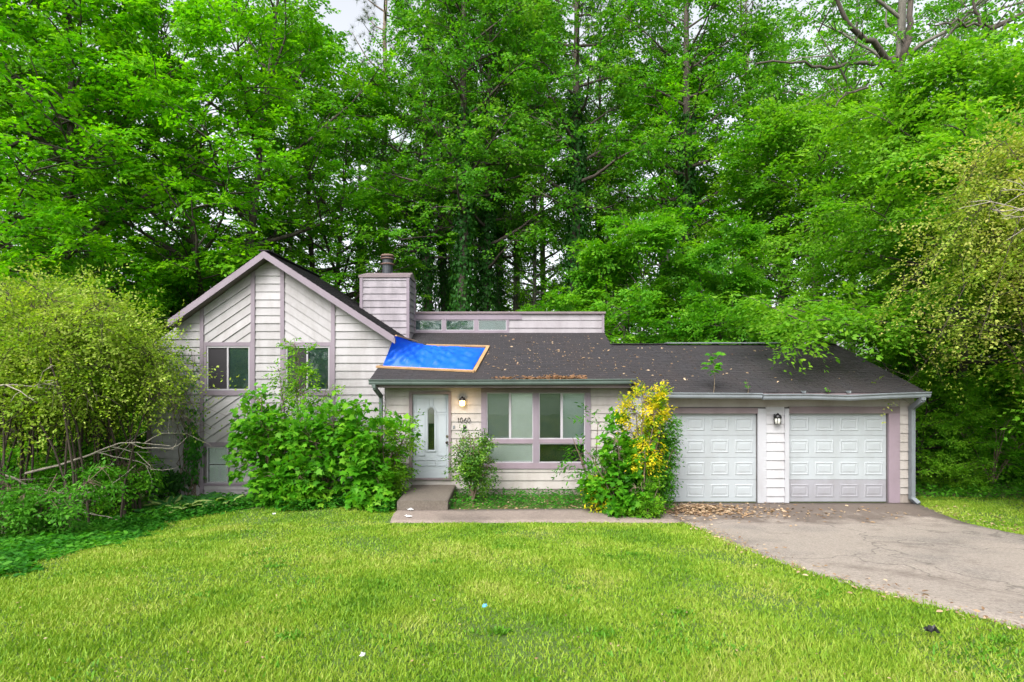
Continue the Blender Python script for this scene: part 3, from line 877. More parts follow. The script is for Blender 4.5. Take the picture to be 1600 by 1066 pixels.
trim(CX0, cx_(815), cz_(499.6), cz_(491.5), CY, .05, M['trim'], clere, 'fascia_board')
trim(CX0, wins[2][1] + .07, cb - .1, wzz0, CY, .045, M['trim'], clere)
trim(CX0, wins[0][0], wzz0, cz_(499.6), CY, .043, M['trim'], clere)
for i in range(2): trim(wins[i][1], wins[i+1][0], wzz0, cz_(499.6), CY, .043, M['trim'], clere)
trim(wins[2][1], wins[2][1] + .07, wzz0, cz_(499.6), CY, .043, M['trim'], clere)
trim(CX1 - .05, CX1 + .02, cb - .1, cz_(491.5), CY, .045, M['trim'], clere, 'corner_board')
for a, b in wins:
    window(clere, CY, a, b, wzz0, wzz1, [(a + .02, b - .02, wzz0 + .02, wzz1 - .02, 'painted_reflection')], M['frame'], None, fw=.02, depth=.3)
cr_ = MB(); cr_.add([(CX0, CY - .09, ctop - .05), (CX1 + .06, CY - .09, ctop - .05), (CX1 + .06, 21.2, ctop - .95), (CX0, 21.2, ctop - .95), (CX0, CY - .09, ctop + .012), (CX1 + .06, CY - .09, ctop + .012), (CX1 + .06, 21.2, ctop - .9), (CX0, 21.2, ctop - .9)],
        [(0,3,2,1),(4,5,6,7),(0,1,5,4),(1,2,6,5),(2,3,7,6),(3,0,4,7)])
cr_.build('clerestory_roof', M['trim_brown'], house)

# ---- chimney
CHY = 16.3
def hx_(px): return (px - 800) * CHY / F
def hz_(py): return CZ + (580 - py) * CHY / F
hx0, hx1 = hx_(562.5), hx_(640)
htop = hz_(432); hb = roof_z(CHY) - .1
ch = MB(); ch.box(hx0 + .02, hx1 - .02, CHY + .004, CHY + .9, hb - .4, htop)
chim = ch.build('chimney', M['sheath'], house)
boards([], (hx0 + .085, hx1 - .085, hb, htop - .035), CHY, 0, .192, M['siding_chimney'], chim, hz_(522))
sd = MB()
for k in range(12):                                        # boards of the side that faces the garage
    z = hb + .192 * k
    if z + .19 < htop: MB().add([(hx1 - .02, CHY + .05, z), (hx1 - .02, CHY + .88, z), (hx1 - .02, CHY + .88, z + .19), (hx1 - .02, CHY + .05, z + .19),
                            (hx1 + .012, CHY + .05, z), (hx1 + .012, CHY + .88, z), (hx1 - .012, CHY + .88, z + .19), (hx1 - .012, CHY + .05, z + .19)],
                           [(0,1,2,3),(7,6,5,4),(0,4,5,1),(1,5,6,2),(2,6,7,3),(3,7,4,0)]).build('siding_board', M['siding_chimney'], chim)
for a, b in ((hx0, hx0 + .085), (hx1 - .085, hx1)):
    MB().box(a, b, CHY - .045, CHY + .05, hb, htop - .035).build('corner_board', M['trim'], chim)
MB().box(hx1 + .0, hx1 + .03, CHY + .80, CHY + .9, hb, htop - .035).build('corner_board', M['trim'], chim)
kp = MB()
x0, x1 = hx0 - .03, hx1 + .03
kp.add([(x0, CHY - .06, htop - .035), (x1, CHY - .06, htop - .035), (x1, CHY + .93, htop - .035), (x0, CHY + .93, htop - .035),
        (x0, CHY - .06, htop + .03), (x1, CHY - .06, htop + .03), (x1 - .02, CHY + .93, htop + .03), (x0 + .02, CHY + .93, htop + .03),
        (x0 + .16, CHY + .35, htop + .16), (x1 - .0, CHY + .35, htop + .16)],
       [(0,3,2,1),(0,1,5,4),(1,2,6,5),(2,3,7,6),(3,0,4,7),(4,5,9,8),(6,7,8,9),(5,6,9),(7,4,8)])
kp.build('chimney_cap', M['trim_brown'], chim)
fx, fy, fz = hx_(600.5), CHY + .42, htop + .1
MB().lathe((fx, fy, fz), [(.155, 0), (.155, .52), (.14, .56)], 20).build('flue_pipe', M['flue'], chim, False)
for h_ in (.30, .46):
    MB().lathe((fx, fy, fz + h_), [(.155, 0), (.205, .015), (.205, .03), (.155, .05)], 20).build('flue_ring', M['flue_rust'], chim)
MB().lathe((fx, fy, fz + .58), [(.185, -.04), (.20, -.01), (.17, .02), (.05, .045)], 20).build('flue_cap', M['flue_rust'], chim)

# ---- garage
YW = 12.9
def ax_(px): return (px - 800) * YW / F
def az_(py): return CZ + (580 - py) * YW / F
GX0, GX1 = MXR, ax_(1428)
gtop = roof_z(GEY + .05) - .16
g1 = (ax_(1031), ax_(1183)); g2 = (ax_(1231.5), ax_(1387))
gz1 = az_(646); gz0 = 0.0
gm = MB()
for a, b in ((GX0, g1[0]), (g1[1], g2[0]), (g2[1], GX1)): gm.box(a, b, YW + .004, YW + .12, -.1, gtop)
for a, b in (g1, g2): gm.box(a, b, YW + .004, YW + .12, gz1, gtop)
gm.box(GX0, GX0 + .1, YW + .12, YM - .05, -.1, roof_z(YW) - .15)
gm.box(GX1 - .1, GX1, YW + .12, 21, -1.2, roof_z(YW) - .15); gm.prism([(GX1 - .1, 2)] * 1 + [(GX1, 2), (GX1, 2.6), (GX1 - .1, 2.6)], YW + .12, 21)
garage = gm.build('garage_wall', M['sheath'], house)
EG = .2045; SW = M['siding_white']
phg = az_(662.3) - 20 * EG
boards([], (GX0, g1[0] - .12, .12, gtop), YW, 0, EG, SW, garage, phg)
boards([], (ax_(1196), ax_(1225), .02, az_(636)), YW, 0, EG, SW, garage, phg)
boards([], (ax_(1404), GX1 - .005, az_(772), gtop), YW, 0, EG, M['siding_front'], garage, phg)
MB().box(g1[0] - .12, ax_(1404), YW - .012, YW + .003, az_(636), gtop - .002).build('header_board', M['siding_front'], garage)
MB().box(ax_(1404), GX1 - .005, YW - .004, YW + .003, -.1, az_(772)).build('foundation', M['found'], garage)
for k in range(14):                                         # boards on the short return wall beside the front block
    z = .12 + EG * k
    if z + EG < roof_z(YW) - .2:
        MB().add([(GX0 + .004, YW, z), (GX0 + .004, YM - .05, z), (GX0 + .004, YM - .05, z + EG), (GX0 + .004, YW, z + EG),
                  (GX0 - .022, YW, z), (GX0 - .022, YM - .05, z), (GX0 - .006, YM - .05, z + EG), (GX0 - .006, YW, z + EG)],
                 [(0,3,2,1),(4,5,6,7),(0,1,5,4),(1,2,6,5),(2,3,7,6),(3,0,4,7)]).build('siding_board', M['siding_white'], garage)
rk = MB()
for a, b in (((GX0 + .02, GEY + .02, roof_z(GEY + .02) - .15), (GX0 + .02, EY + .45, roof_z(EY + .45) - .15)),):
    rk.bar(a, b, .03, .16)
rk.build('rake_board', M['trim_white'], garage)
TW = M['trim_white']
trim(ax_(1183), ax_(1196), .0, az_(638.5), YW, .05, TW, garage, 'pier_board'); trim(ax_(1225), g2[0], .0, az_(638.5), YW, .05, TW, garage, 'pier_board')
trim(g1[0] - .12, g1[1], gz1, az_(637.5), YW, .05, M['trim_brown'], garage, 'door_header')
trim(g2[0], ax_(1404), gz1, az_(635.5), YW, .05, M['trim_brown'], garage, 'door_header')
trim(g1[0] - .12, g1[0], 0, gz1, YW, .05, TW, garage, 'door_jamb'); trim(g2[1], ax_(1404), 0, gz1, YW, .05, M['trim_pink'], garage, 'door_jamb')
for (a, b), mats in ((g1, [M['garage_white']] * 4), (g2, [M['garage_grey'], M['garage_white'], M['garage_white'], M['garage_white']])):
    MB().box(a, b, YW + .10, YW + .115, .02, gz1).build('garage_door', M['garage_grey'], house)
    gd = [o for o in house.children if o.name.startswith('garage_door')][-1]
    hgt4 = (gz1 - .02) / 4
    pw = (b - a) / 4
    pm_cache = {}
    for r in range(4):
        z0 = .02 + r * hgt4
        MB().box(a + .003, b - .003, YW + .055, YW + .10, z0 + .003, z0 + hgt4 - .003).build('door_section', mats[r], gd)
        for c in range(4):
            key = mats[r].name
            if key not in pm_cache:
                w2, h2 = pw * .375, hgt4 * .30
                rings = [(0, 0.0), (.016, .010), (.028, .010), (.05, .002), (.062, .002), (.085, .008)]
                vs = []; fs = []
                for ins, out in rings:
                    for sx, sz in ((-1,-1),(1,-1),(1,1),(-1,1)): vs.append((sx * (w2 - ins), -out, sz * (h2 - ins)))
                for q in range(len(rings) - 1):
                    for i in range(4): fs.append((q*4+i, q*4+(i+1)%4, q*4+4+(i+1)%4, q*4+4+i))
                n0 = (len(rings)-1)*4; fs.append((n0, n0+1, n0+2, n0+3))
                me = bpy.data.meshes.new('raised_panel'); me.from_pydata(vs, [], fs); me.update(); me.materials.append(mats[r])
                pm_cache[key] = me
            link('raised_panel', pm_cache[key], gd, (a + (c + .5) * pw, YW + .0545, z0 + hgt4 * .5))

# ---- gutters and downspouts
def gutter(pts, mat, name='gutter', seed=0):
    """K-style trough along pts (x, y, z of its top back edge)"""
    prof = [(0, 0), (0, -.12), (-.075, -.12), (-.095, -.085), (-.095, -.045), (-.12, -.015), (-.12, .003), (-.112, .003), (-.108, -.01), (-.012, -.01), (-.012, 0)]
    V = []; n = len(prof)
    for (x, y, z) in pts:
        for a, b in prof: V.append((x, y + a, z + b))
    fs = []
    for i in range(len(pts) - 1):
        for j in range(n): fs.append((i*n+j, i*n+(j+1) % n, (i+1)*n+(j+1) % n, (i+1)*n+j))
    fs.append(tuple(range(n))); k = (len(pts)-1)*n; fs.append(tuple(k + j for j in range(n-1,-1,-1)))
    return MB().add(V, fs).build(name, mat, house)
gutter([(RML - .02, EY - .012, EZ - .005), (-1, EY - .012, EZ - .012), (1.2, EY - .012, EZ - .002), (MXR - .005, EY - .012, EZ + .012)], M['gutter_green'])
GEZ = roof_z(GEY)
gutter([(GX0 + .03, GEY - .012, GEZ + .0), (4.2, GEY - .012, GEZ - .005), (5.45, GEY - .012, GEZ - .012)], M['gutter_blue'])
gutter([(5.47, GEY - .03, GEZ - .035), (6.4, GEY - .03, GEZ - .03), (7.35, GEY - .035, GEZ - .055), (8.1, GEY - .02, GEZ - .02), (GRX1 + .04, GEY - .012, GEZ + .015)], M['gutter_blue'])
for i, x in enumerate((6.35, 7.33)):
    MB().box(x, x + .025, GEY - .15, GEY + .02, GEZ - .01, GEZ + .035).build('gutter_hanger', M['gutter_blue'], house)
ds = MB()
dxx = ax_(1420.5)
for p, q in (((GRX1 - .12, GEY - .06, GEZ - .10), (GRX1 - .12, GEY - .06, GEZ - .17)), ((GRX1 - .12, GEY - .06, GEZ - .16), (dxx, YW - .09, GEZ - .36)), ((dxx, YW - .09, GEZ - .33), (dxx, YW - .09, .10)), ((dxx, YW - .09, .13), (dxx + .05, YW - .24, .03))):
    ds.bar(p, q, .085, .11, (0, 1, 0))
ds.build('downspout', M['gutter_blue'], house)
ds = MB()
xx = -3.2
for p, q in (((xx, EY - .07, EZ - .11), (xx, EY - .07, EZ - .2)), ((xx, EY - .07, EZ - .19), (xx + .05, YM - .10, EZ - .42)), ((xx + .05, YM - .10, EZ - .38), (xx + .05, YM - .10, 0.0))):
    ds.bar(p, q, .075, .10, (0, 1, 0))
ds.build('downspout', M['gutter_green'], house)

# ---- wall lanterns (top-level: they hang on the walls)
def lantern(x, y, z, s, lit, label):
    t = empty('wall_lantern', (x, y, z)); tag(t, label, 'lamp', 'wall lanterns beside the doors')
    MB().box(-.05*s, .05*s, -.02*s, .0, -.02*s, .12*s).build('back_plate', M['black'], t)
    MB().lathe((0, -.10*s, .04*s), [(.085*s, 0), (.085*s, .02*s), (.07*s, .06*s), (.03*s, .085*s), (.008*s, .11*s)], 14).build('lamp_hood', M['black'], t)
    MB().bar((0, -.01*s, .08*s), (0, -.09*s, .08*s), .025*s, .025*s).build('arm', M['black'], t)
    MB().lathe((0, -.10*s, -.10*s), [(.045*s, 0), (.07*s, .02*s), (.07*s, .135*s)], 14).build('lamp_shade', M['lampglass'] if lit else M['lampglass_off'], t, True)
    b = MB()
    for i in range(6):
        a = i * math.pi / 3
        b.bar((.074*s*math.cos(a), -.10*s + .074*s*math.sin(a), -.10*s), (.074*s*math.cos(a), -.10*s + .074*s*math.sin(a), .05*s), .010*s, .010*s, (1, .3, 0))
    b.build('cage', M['black'], t)
    return t
lantern(mx_(723), YM - .035, mz_(628), .92, True, 'lit wall lantern above the house number by the front door')
pl_ = bpy.data.lights.new('porch_bulb', 'POINT'); pl_.energy = 2.2; pl_.color = (1, .68, .35); pl_.shadow_soft_size = .05
po = bpy.data.objects.new('porch_bulb', pl_); po.location = (mx_(723), YM - .27, mz_(628)); C.objects.link(po)
lantern(ax_(1211), YW - .035, az_(655), .98, False, 'unlit black wall lantern on the white pier between the garage doors')

# ---- blue tarp held with battens
tp = empty('roof_tarp', (-2, 14.5, roof_z(14.5)))
tag(tp, 'bright blue tarp nailed over the roof corner with pine battens', 'tarp')
off = Vector(tp.location)
def rp(px, py):
    Y = (CZ - EZ + PIT * EY) / (PIT - (580 - py) / F); return np.array([(px - 800) * Y / F, Y, roof_z(Y)])
A_, E_, C2, D_ = rp(597, 575.5), rp(737, 581), rp(668, 542.5), rp(758, 545)
B_ = np.array([RXR + .0, YF - .02, gable_z(RXR) - .0])
nu, nv = 60, 30
rng = np.random.default_rng(9)
U, Vv = np.meshgrid(np.linspace(0, 1, nu), np.linspace(0, 1, nv))
bot = A_ + (E_ - A_) * U[..., None]
kk = .38
tpu = np.where((U < kk)[..., None], B_ + (C2 - B_) * (U / kk)[..., None], C2 + (D_ - C2) * ((U - kk) / (1 - kk))[..., None])
P = bot + (tpu - bot) * Vv[..., None]
amp = np.sin(np.pi * U) ** .5 * np.sin(np.pi * Vv) ** .6
wr = np.zeros_like(U)
for k in range(11):
    a = rng.uniform(-.9, .9); fq = rng.uniform(8, 30); ph_ = rng.uniform(0, 6)
    s_c = np.cos(a) * Vv * .6 + np.sin(a) * U * 1.4
    wr += np.abs(np.sin(fq * s_c + ph_ + 2.2 * np.sin(3 * U + k))) ** 3 * rng.uniform(.008, .034)
lift = .02 + np.clip(.55 - U, 0, 1) * .22 * (np.abs(np.sin(7.5 * (U * 1.3 + Vv * .8) + 1.2)) ** 2 * .8 + .1)
P[..., 2] += amp * (wr + lift) + .022
P[..., 1] -= amp * wr * .9
V = (P - np.array(off)).reshape(-1, 3)
i = (np.arange(nv - 1)[:, None] * nu + np.arange(nu - 1)[None, :]).ravel()
tm = mesh_arr('tarp_sheet', V, np.stack([i, i + 1, i + nu + 1, i + nu], -1), M['tarp'], True)
link('tarp_sheet', tm, tp)
for p, q in ((rp(588, 575.8), rp(741, 583)), (rp(741, 583.2), rp(763, 543.5)), (rp(762, 543.8), rp(666, 541.8))):
    p = Vector(p) - off + Vector((0, 0, .045)); q = Vector(q) - off + Vector((0, 0, .045))
    MB().bar(p, q, .085, .04, (0, -.3, 1)).build('batten', M['wood'], tp)
MB().bar(Vector(B_) - off + Vector((.02, .05, .03)), Vector(B_ + (C2 - B_) * .62) - off + Vector((.02, .03, .06)), .05, .03).build('batten', M['wood'], tp)

#@@VEG@@
# ------------------------------------------------------------------ vegetation: leaves and branches
LEAF = {
    'diamond': (np.array([(0,0,0),(.42,.30,.05),(1,0,-.06),(.42,-.30,.05)]), None),
    'oval': (np.array([(0,0,0),(.22,.19,.04),(.6,.22,.05),(1,0,-.08),(.6,-.22,.05),(.22,-.19,.04)]), None),
    'long': (np.array([(0,0,0),(.3,.15,.03),(.7,.12,.03),(1,0,-.10),(.7,-.12,.03),(.3,-.15,.03)]), None),
    'maple': (np.array([(0,0,0),(.10,.30,.0),(.02,.50,-.04),(.34,.34,.02),(.48,.56,-.06),(.62,.22,.03),(1,0,-.10),(.62,-.22,.03),(.48,-.56,-.06),(.34,-.34,.02),(.02,-.50,-.04),(.10,-.30,0)]), None),
    'needle': (np.array([(0,-.02,0),(1,0,0),(0,.02,0)]), None),
}
def leaf_mesh(name, p, d, n, size, shape, mat, extra=None):
    T = LEAF[shape][0]; k = len(T)
    d = norm(d); s = norm(np.cross(n, d)); n2 = np.cross(d, s)
    V = p[:, None, :] + size[:, None, None] * (T[None, :, 0, None] * d[:, None, :] + T[None, :, 1, None] * s[:, None, :] + T[None, :, 2, None] * n2[:, None, :])
    V = V.reshape(-1, 3); Fq = np.arange(len(p) * k).reshape(-1, k)
    if extra is None: return mesh_arr(name, V, Fq, mat)
    me = mesh_arr(name, np.concatenate([V, extra[0]]), np.concatenate([Fq, extra[1] + len(V)]), mat); me.materials.append(extra[2])
    me.polygons.foreach_set('material_index', np.concatenate([np.zeros(len(Fq), np.int32), np.ones(len(extra[1]), np.int32)])); me.update()
    return me

def spray_templates(rng, K, n, length, width, subs=3, droop=.25, tilt=.45, sz=(.7, 1.15)):
    out = []
    for _ in range(K):
        P = []; D = []
        per = max(2, n // subs)
        for s in range(subs):
            a = (s - (subs - 1) / 2) * .62 + rng.normal(0, .15) if subs > 1 else 0.0
            ln = length * (1 - .22 * abs(s - (subs - 1) / 2)) * rng.uniform(.8, 1.1)
            for j in range(per):
                t = (j + rng.uniform(0, 1)) / per
                side = 1 if j % 2 else -1
                ax = np.array([math.cos(a), math.sin(a), 0])
                q = ax * ln * t; q[2] = -droop * length * t * t + rng.normal(0, .05 * length)
                dirv = np.array([math.cos(a + side * rng.uniform(.4, 1.2)), math.sin(a + side * rng.uniform(.4, 1.2)), rng.normal(-.25, .22)])
                q = q + dirv * width * rng.uniform(0, .5)
                P.append(q); D.append(dirv)
        P = np.array(P); D = np.array(D); m = len(P)
        N = np.stack([rng.normal(0, tilt, m), rng.normal(0, tilt, m), np.ones(m)], -1)
        out.append((P, norm(D), norm(N), rng.uniform(sz[0], sz[1], m)))
    return out

def place(rng, A, D, tmpl, scale, leaf, uptilt=.35, flat=.45):
    """put a spray of leaves at every anchor"""
    K = len(tmpl); idx = rng.integers(0, K, len(A))
    PP, DD, NN, SS = [], [], [], []
    for k in range(K):
        m = np.nonzero(idx == k)[0]
        if not len(m): continue
        tp_, td, tn, ts = tmpl[k]
        d = D[m].copy(); d[:, 2] *= flat; d += rng.normal(0, .12, d.shape); d = norm(d)
        up = np.array([0, 0, 1.0]) + rng.normal(0, uptilt, (len(m), 3))
        s = norm(np.cross(up, d)); u = np.cross(d, s)
        Rm = np.stack([d, s, u], 1)                       # (m,3basis,3)
        sc = scale[m][:, None, None]
        PP.append((A[m][:, None, :] + sc * np.einsum('li,mij->mlj', tp_, Rm)).reshape(-1, 3))
        DD.append(np.einsum('li,mij->mlj', td, Rm).reshape(-1, 3)); NN.append(np.einsum('li,mij->mlj', tn, Rm).reshape(-1, 3))
        SS.append((ts[None, :] * np.ones((len(m), 1))).ravel() * leaf)
    return np.concatenate(PP), np.concatenate(DD), np.concatenate(NN), np.concatenate(SS)

def limb(rng, p, d, length, n, up=0.0, wig=.10, sag=0.0):
    pts = [np.array(p, float)]; d = np.array(d, float); st_ = length / n
    for i in range(n):
        d = d + np.array([0, 0, up - sag * i / n]) / n + rng.normal(0, wig, 3)
        d /= np.linalg.norm(d); pts.append(pts[-1] + d * st_)
    return np.array(pts)

def at(path, u):
    k = u * (len(path) - 1); i = min(int(k), len(path) - 2); return path[i] + (path[i + 1] - path[i]) * (k - i)

def grow(seed, H, r0, base, R, nl, prof, elev=(.2, .8), up=.35, sub=7, lean=(0, 0), stems=1, wob=.06, subl=.40, sag=.2, anchors_from=.45, dens=1.0):
    rng = np.random.default_rng(seed)
    tr = []; br = []; A = []; D = []
    paths = []
    for s in range(stems):
        a = s * 2 * math.pi / max(1, stems) + rng.uniform(0, 1); sp = 0.0 if stems == 1 else .10 * H
        n = 14; t = np.linspace(0, 1, n)
        wx = np.cumsum(rng.normal(0, wob * H / n, n)); wy = np.cumsum(rng.normal(0, wob * H / n, n)); wx -= wx[0]; wy -= wy[0]
        hh = H * (1 if s == 0 else rng.uniform(.75, .95))
        P = np.stack([lean[0] * t ** 1.2 * H + wx + sp * math.cos(a) * t, lean[1] * t ** 1.2 * H + wy + sp * math.sin(a) * t, t * hh - .3 * (1 - t)], -1)
        rr = r0 * (1 if stems == 1 else .7) * ((1 - t) ** .85 * .95 + .05); rr[0] *= 1.35
        tr.append((P, rr)); paths.append((P, hh))
    for i in range(nl):
        P, hh = paths[i % stems]
        f = (i + rng.uniform(0, 1)) / nl
        t = base + (1 - base) * f * .97
        p = at(P, t); az = i * 2.39996 + rng.normal(0, .35)
        ln = max(.5, R * prof(f) * rng.uniform(.72, 1.15))
        el = elev[0] + (elev[1] - elev[0]) * f + rng.normal(0, .1)
        d = np.array([math.cos(az) * math.cos(el), math.sin(az) * math.cos(el), math.sin(el)])
        Lp = limb(rng, p, d, ln, 7, up, .09, sag)
        rb_ = max(.018, r0 * (1 - t) * .5 * min(1, ln / R) + .02)
        tr.append((Lp, np.linspace(rb_, .010, len(Lp))))
        for k in range(int(anchors_from * 7), 8):
            A.append(Lp[k]); D.append(Lp[k] - Lp[k - 1])
        for j in range(max(2, int(sub * (.5 + .6 * ln / R)))):
            u = rng.uniform(.22, 1); q = at(Lp, u); dd = Lp[-1] - Lp[0]; h0 = math.atan2(dd[1], dd[0])
            a2 = h0 + rng.choice([-1, 1]) * rng.uniform(.5, 1.25); e2 = rng.normal(.12 + el * .3, .28)
            d2 = np.array([math.cos(a2) * math.cos(e2), math.sin(a2) * math.cos(e2), math.sin(e2)])
            l2 = ln * subl * (1.2 - u * .6) * rng.uniform(.7, 1.2) + .3
            S2 = limb(rng, q, d2, l2, 4, up * .4, .12, sag)
            br.append((S2, np.linspace(max(.010, rb_ * .35), .006, 5)))
            for k in (1, 2, 3, 4):
                if rng.random() < dens: A.append(S2[k]); D.append(S2[k] - S2[k - 1])
                a3 = a2 + rng.choice([-1, 1]) * rng.uniform(.6, 1.3)
                tip = S2[k] + np.array([math.cos(a3), math.sin(a3), rng.normal(.1, .3)]) * l2 * .28
                if rng.random() < dens * .85: A.append(tip); D.append(tip - S2[k])
    return tr, br, np.array(A), np.array(D), rng

def tree_proto(name, seed, leafm, barkm, leaf, tn, tl, shape='diamond', keep=1.0, ivy=0.0, tk=dict(), **kw):
    tr, br, A, D, rng = grow(seed, **kw)
    if keep < 1:
        m = rng.random(len(A)) < keep; A, D = A[m], D[m]
    tm_ = spray_templates(rng, 10, tn, tl, leaf, **tk)
    p, d, n, s = place(rng, A, D, tm_, rng.uniform(.75, 1.25, len(A)), leaf)
    V, Fq = tube_arr(tr, 8); me_t = mesh_arr('trunk', V, Fq, barkm, True)
    V, Fq = tube_arr(br, 3)
    me_c = leaf_mesh('crown', p, d, n, s, shape, leafm, extra=(V, Fq, barkm)); me_b = None
    me_i = None
    if ivy:
        P, r = tr[0]; k = int(ivy * 900)
        t = rng.uniform(0.0, min(.7, ivy * .09), k) ** .9; a = rng.uniform(0, 2 * math.pi, k)
        base_ = np.array([at(P, x) for x in t]); rad = np.interp(t, np.linspace(0, 1, len(r)), r)
        lump = rng.uniform(.02, .46, k) * (1.15 - t)
        o3 = np.stack([np.cos(a), np.sin(a), np.zeros(k)], -1)
        pos = base_ + o3 * (rad + lump)[:, None]
        dv = np.stack([rng.normal(0, .5, k), rng.normal(0, .5, k), -np.ones(k)], -1)
        me_i = leaf_mesh('ivy', pos, dv, norm(o3 + rng.normal(0, .3, (k, 3))), rng.uniform(.13, .24, k), 'diamond', L['ivy'])
    print(name, 'leaves', len(p))
    return dict(name=name, trunk=me_t, branches=me_b, crown=me_c, ivy=me_i)

def put_tree(pr, px, Y, label, scale=1.0, rz=0.0, leafm=None, name=None, group=None, cat='tree', sz=None, x=None, dz=0.0):
    x = (px - 800) * Y / F if x is None else x
    t = empty(name or pr['name'], (x, Y, float(gz(x, Y)) - .1 + dz), rz)
    t.scale = (scale, scale, sz or scale)
    tag(t, label, cat, group)
    for k in ('trunk', 'branches', 'crown', 'ivy'):
        if pr.get(k) is None: continue
        o = link(k, pr[k], t)
        if k == 'crown' and leafm is not None:
            o.material_slots[0].link = 'OBJECT'; o.material_slots[0].material = leafm
    return t

p_round = lambda f: math.sin(math.pi * (.16 + .80 * f)) ** .7
p_slim = lambda f: (1 - f) ** .55 * .8 + .25
p_wide = lambda f: (1 - f * .85) ** .6
MAP_A = tree_proto('maple_tree', 11, L['maple'], M['bark_dark'], .20, 34, .75, H=23, r0=.34, base=.11, R=6.6, nl=54, prof=p_round, elev=(.05, 1.0), sub=10, stems=2, wob=.03, sag=.3, keep=.6)
MAP_B = tree_proto('maple_tree', 23, L['maple2'], M['bark_dark'], .19, 34, .75, H=20, r0=.30, base=.10, R=6.2, nl=48, prof=p_round, elev=(.0, 1.0), sub=10, wob=.04, sag=.3, keep=.6)
POP_A = tree_proto('poplar_tree', 31, L['poplar'], M['bark_grey'], .17, 24, .62, H=29, r0=.27, base=.26, R=3.9, nl=50, prof=p_slim, elev=(.1, .8), sub=8, wob=.025, keep=.48, tk=dict(tilt=.9, droop=.5))
POP_B = tree_proto('poplar_tree', 37, L['gum'], M['bark_dark'], .17, 24, .62, H=27, r0=.31, base=.38, R=4.1, nl=42, prof=p_slim, elev=(.05, .8), sub=8, wob=.03, keep=.48, ivy=6.0, tk=dict(tilt=.9, droop=.5))
POP_C = tree_proto('poplar_tree', 41, L['poplar'], M['bark_dark'], .17, 24, .62, H=25, r0=.24, base=.34, R=4.4, nl=44, prof=p_slim, elev=(.2, .9), sub=8, wob=.04, keep=.48, ivy=5.0, lean=(.05, 0), tk=dict(tilt=.9, droop=.5))
UND = tree_proto('understory_tree', 47, L['under'], M['bark_dark'], .17, 32, .62, H=10.5, r0=.13, base=.05, R=4.3, nl=46, prof=p_wide, elev=(.0, .9), sub=10, stems=3, wob=.06, sag=.4, keep=.75)
HIC = tree_proto('hickory_tree', 53, L['hickory'], M['bark_dark'], .165, 38, .80, keep=.75, H=14, r0=.22, base=.10, R=6.3, nl=46, prof=p_wide, elev=(.15, .9), sub=10, stems=2, wob=.07, sag=.75, up=.1, tk=dict(droop=.45, tilt=.35))
HIC2 = tree_proto('hickory_tree', 54, L['hickory'], M['bark_dark'], .135, 44, .80, keep=1.0, H=10.5, r0=.17, base=.33, R=5.8, nl=34, prof=p_wide, elev=(.05, .9), sub=10, wob=.05, sag=1.15, up=.15, tk=dict(droop=.5, tilt=.35))
BIG = tree_proto('tulip_tree', 59, L['gum'], M['bark_grey'], .17, 22, .62, H=26, r0=.36, base=.20, R=6.5, nl=34, prof=p_round, elev=(.15, .9), sub=7, wob=.03, keep=.65, ivy=4.5, tk=dict(tilt=.9, droop=.5))

def pine_proto():
    rng = np.random.default_rng(61)
    H = 29; n = 16; t = np.linspace(0, 1, n)
    P = np.stack([np.cumsum(rng.normal(0, .06, n)), np.cumsum(rng.normal(0, .06, n)), t * H], -1)
    tr = [(P, .22 * (1 - t) ** .8 + .03)]; br = []; A = []; D = []
    for i in range(40):
        f = (i + rng.uniform(0, 1)) / 40; tt = .42 + .57 * f; p = at(P, tt); az = i * 2.4
        ln = (3.4 * (1 - f) ** .7 + .7) * rng.uniform(.6, 1.1)
        Lp = limb(rng, p, (math.cos(az), math.sin(az), .35), ln, 6, .5, .1)
        br.append((Lp, np.linspace(.05, .012, 7)))
        for k in range(3, 7):
            for _ in range(3):
                A.append(Lp[k] + rng.normal(0, .25, 3)); D.append(Lp[k] - Lp[k-1])
    A = np.array(A); D = norm(np.array(D))
    m = 46
    o = rng.normal(0, 1, (len(A), m, 3)) + D[:, None, :] * .6
    p = np.repeat(A, m, 0); d = norm(o.reshape(-1, 3)); nn = norm(rng.normal(0, 1, d.shape))
    V, Fq = tube_arr(tr, 8); V2, F2 = tube_arr(br, 4)
    return dict(name='pine_tree', trunk=mesh_arr('trunk', V, Fq, M['bark_pine'], True), branches=mesh_arr('branches', V2, F2, M['bark_pine'], True),
                crown=leaf_mesh('crown', p, d, nn, rng.uniform(.2, .34, len(p)), 'needle', L['pine']), ivy=None)
PINE = pine_proto()

# nearer trees round the house
put_tree(MAP_A, 352, 23.5, 'large bright green maple with dark forked trunk rising behind the gable wing', rz=.6)
put_tree(MAP_B, 110, 21.0, 'yellow-green maple filling the upper left corner behind the arching shrub', rz=1.0)
put_tree(MAP_B, -70, 19.5, 'bright maple cut off by the left edge of the picture', rz=3.0, leafm=L['maple'])
put_tree(MAP_A, 505, 29.0, 'deep green maple between the large forked maple and the thin pine', scale=.92, rz=2.4, leafm=L['under'])
put_tree(MAP_A, 205, 30.0, 'darker maple standing behind the yellow-green maple at left', scale=.95, rz=4.0, leafm=L['under'])
put_tree(PINE, 606, 30.0, 'thin tall pine with sparse grey-green needles above the chimney')
put_tree(PINE, 1163, 33.0, 'thin pine showing a bare grey trunk above the garage roof ridge', rz=2.0, scale=.9)
G = 'ivy-clad trees behind the clerestory'
put_tree(POP_B, 668, 28.0, 'ivy-clad slender tree just right of the chimney', rz=.3, group=G, leafm=L['poplar'], scale=.9)
put_tree(POP_B, 724, 26.0, 'ivy-clad tree rising behind the clerestory windows, left of a close pair', rz=2.1, group=G)
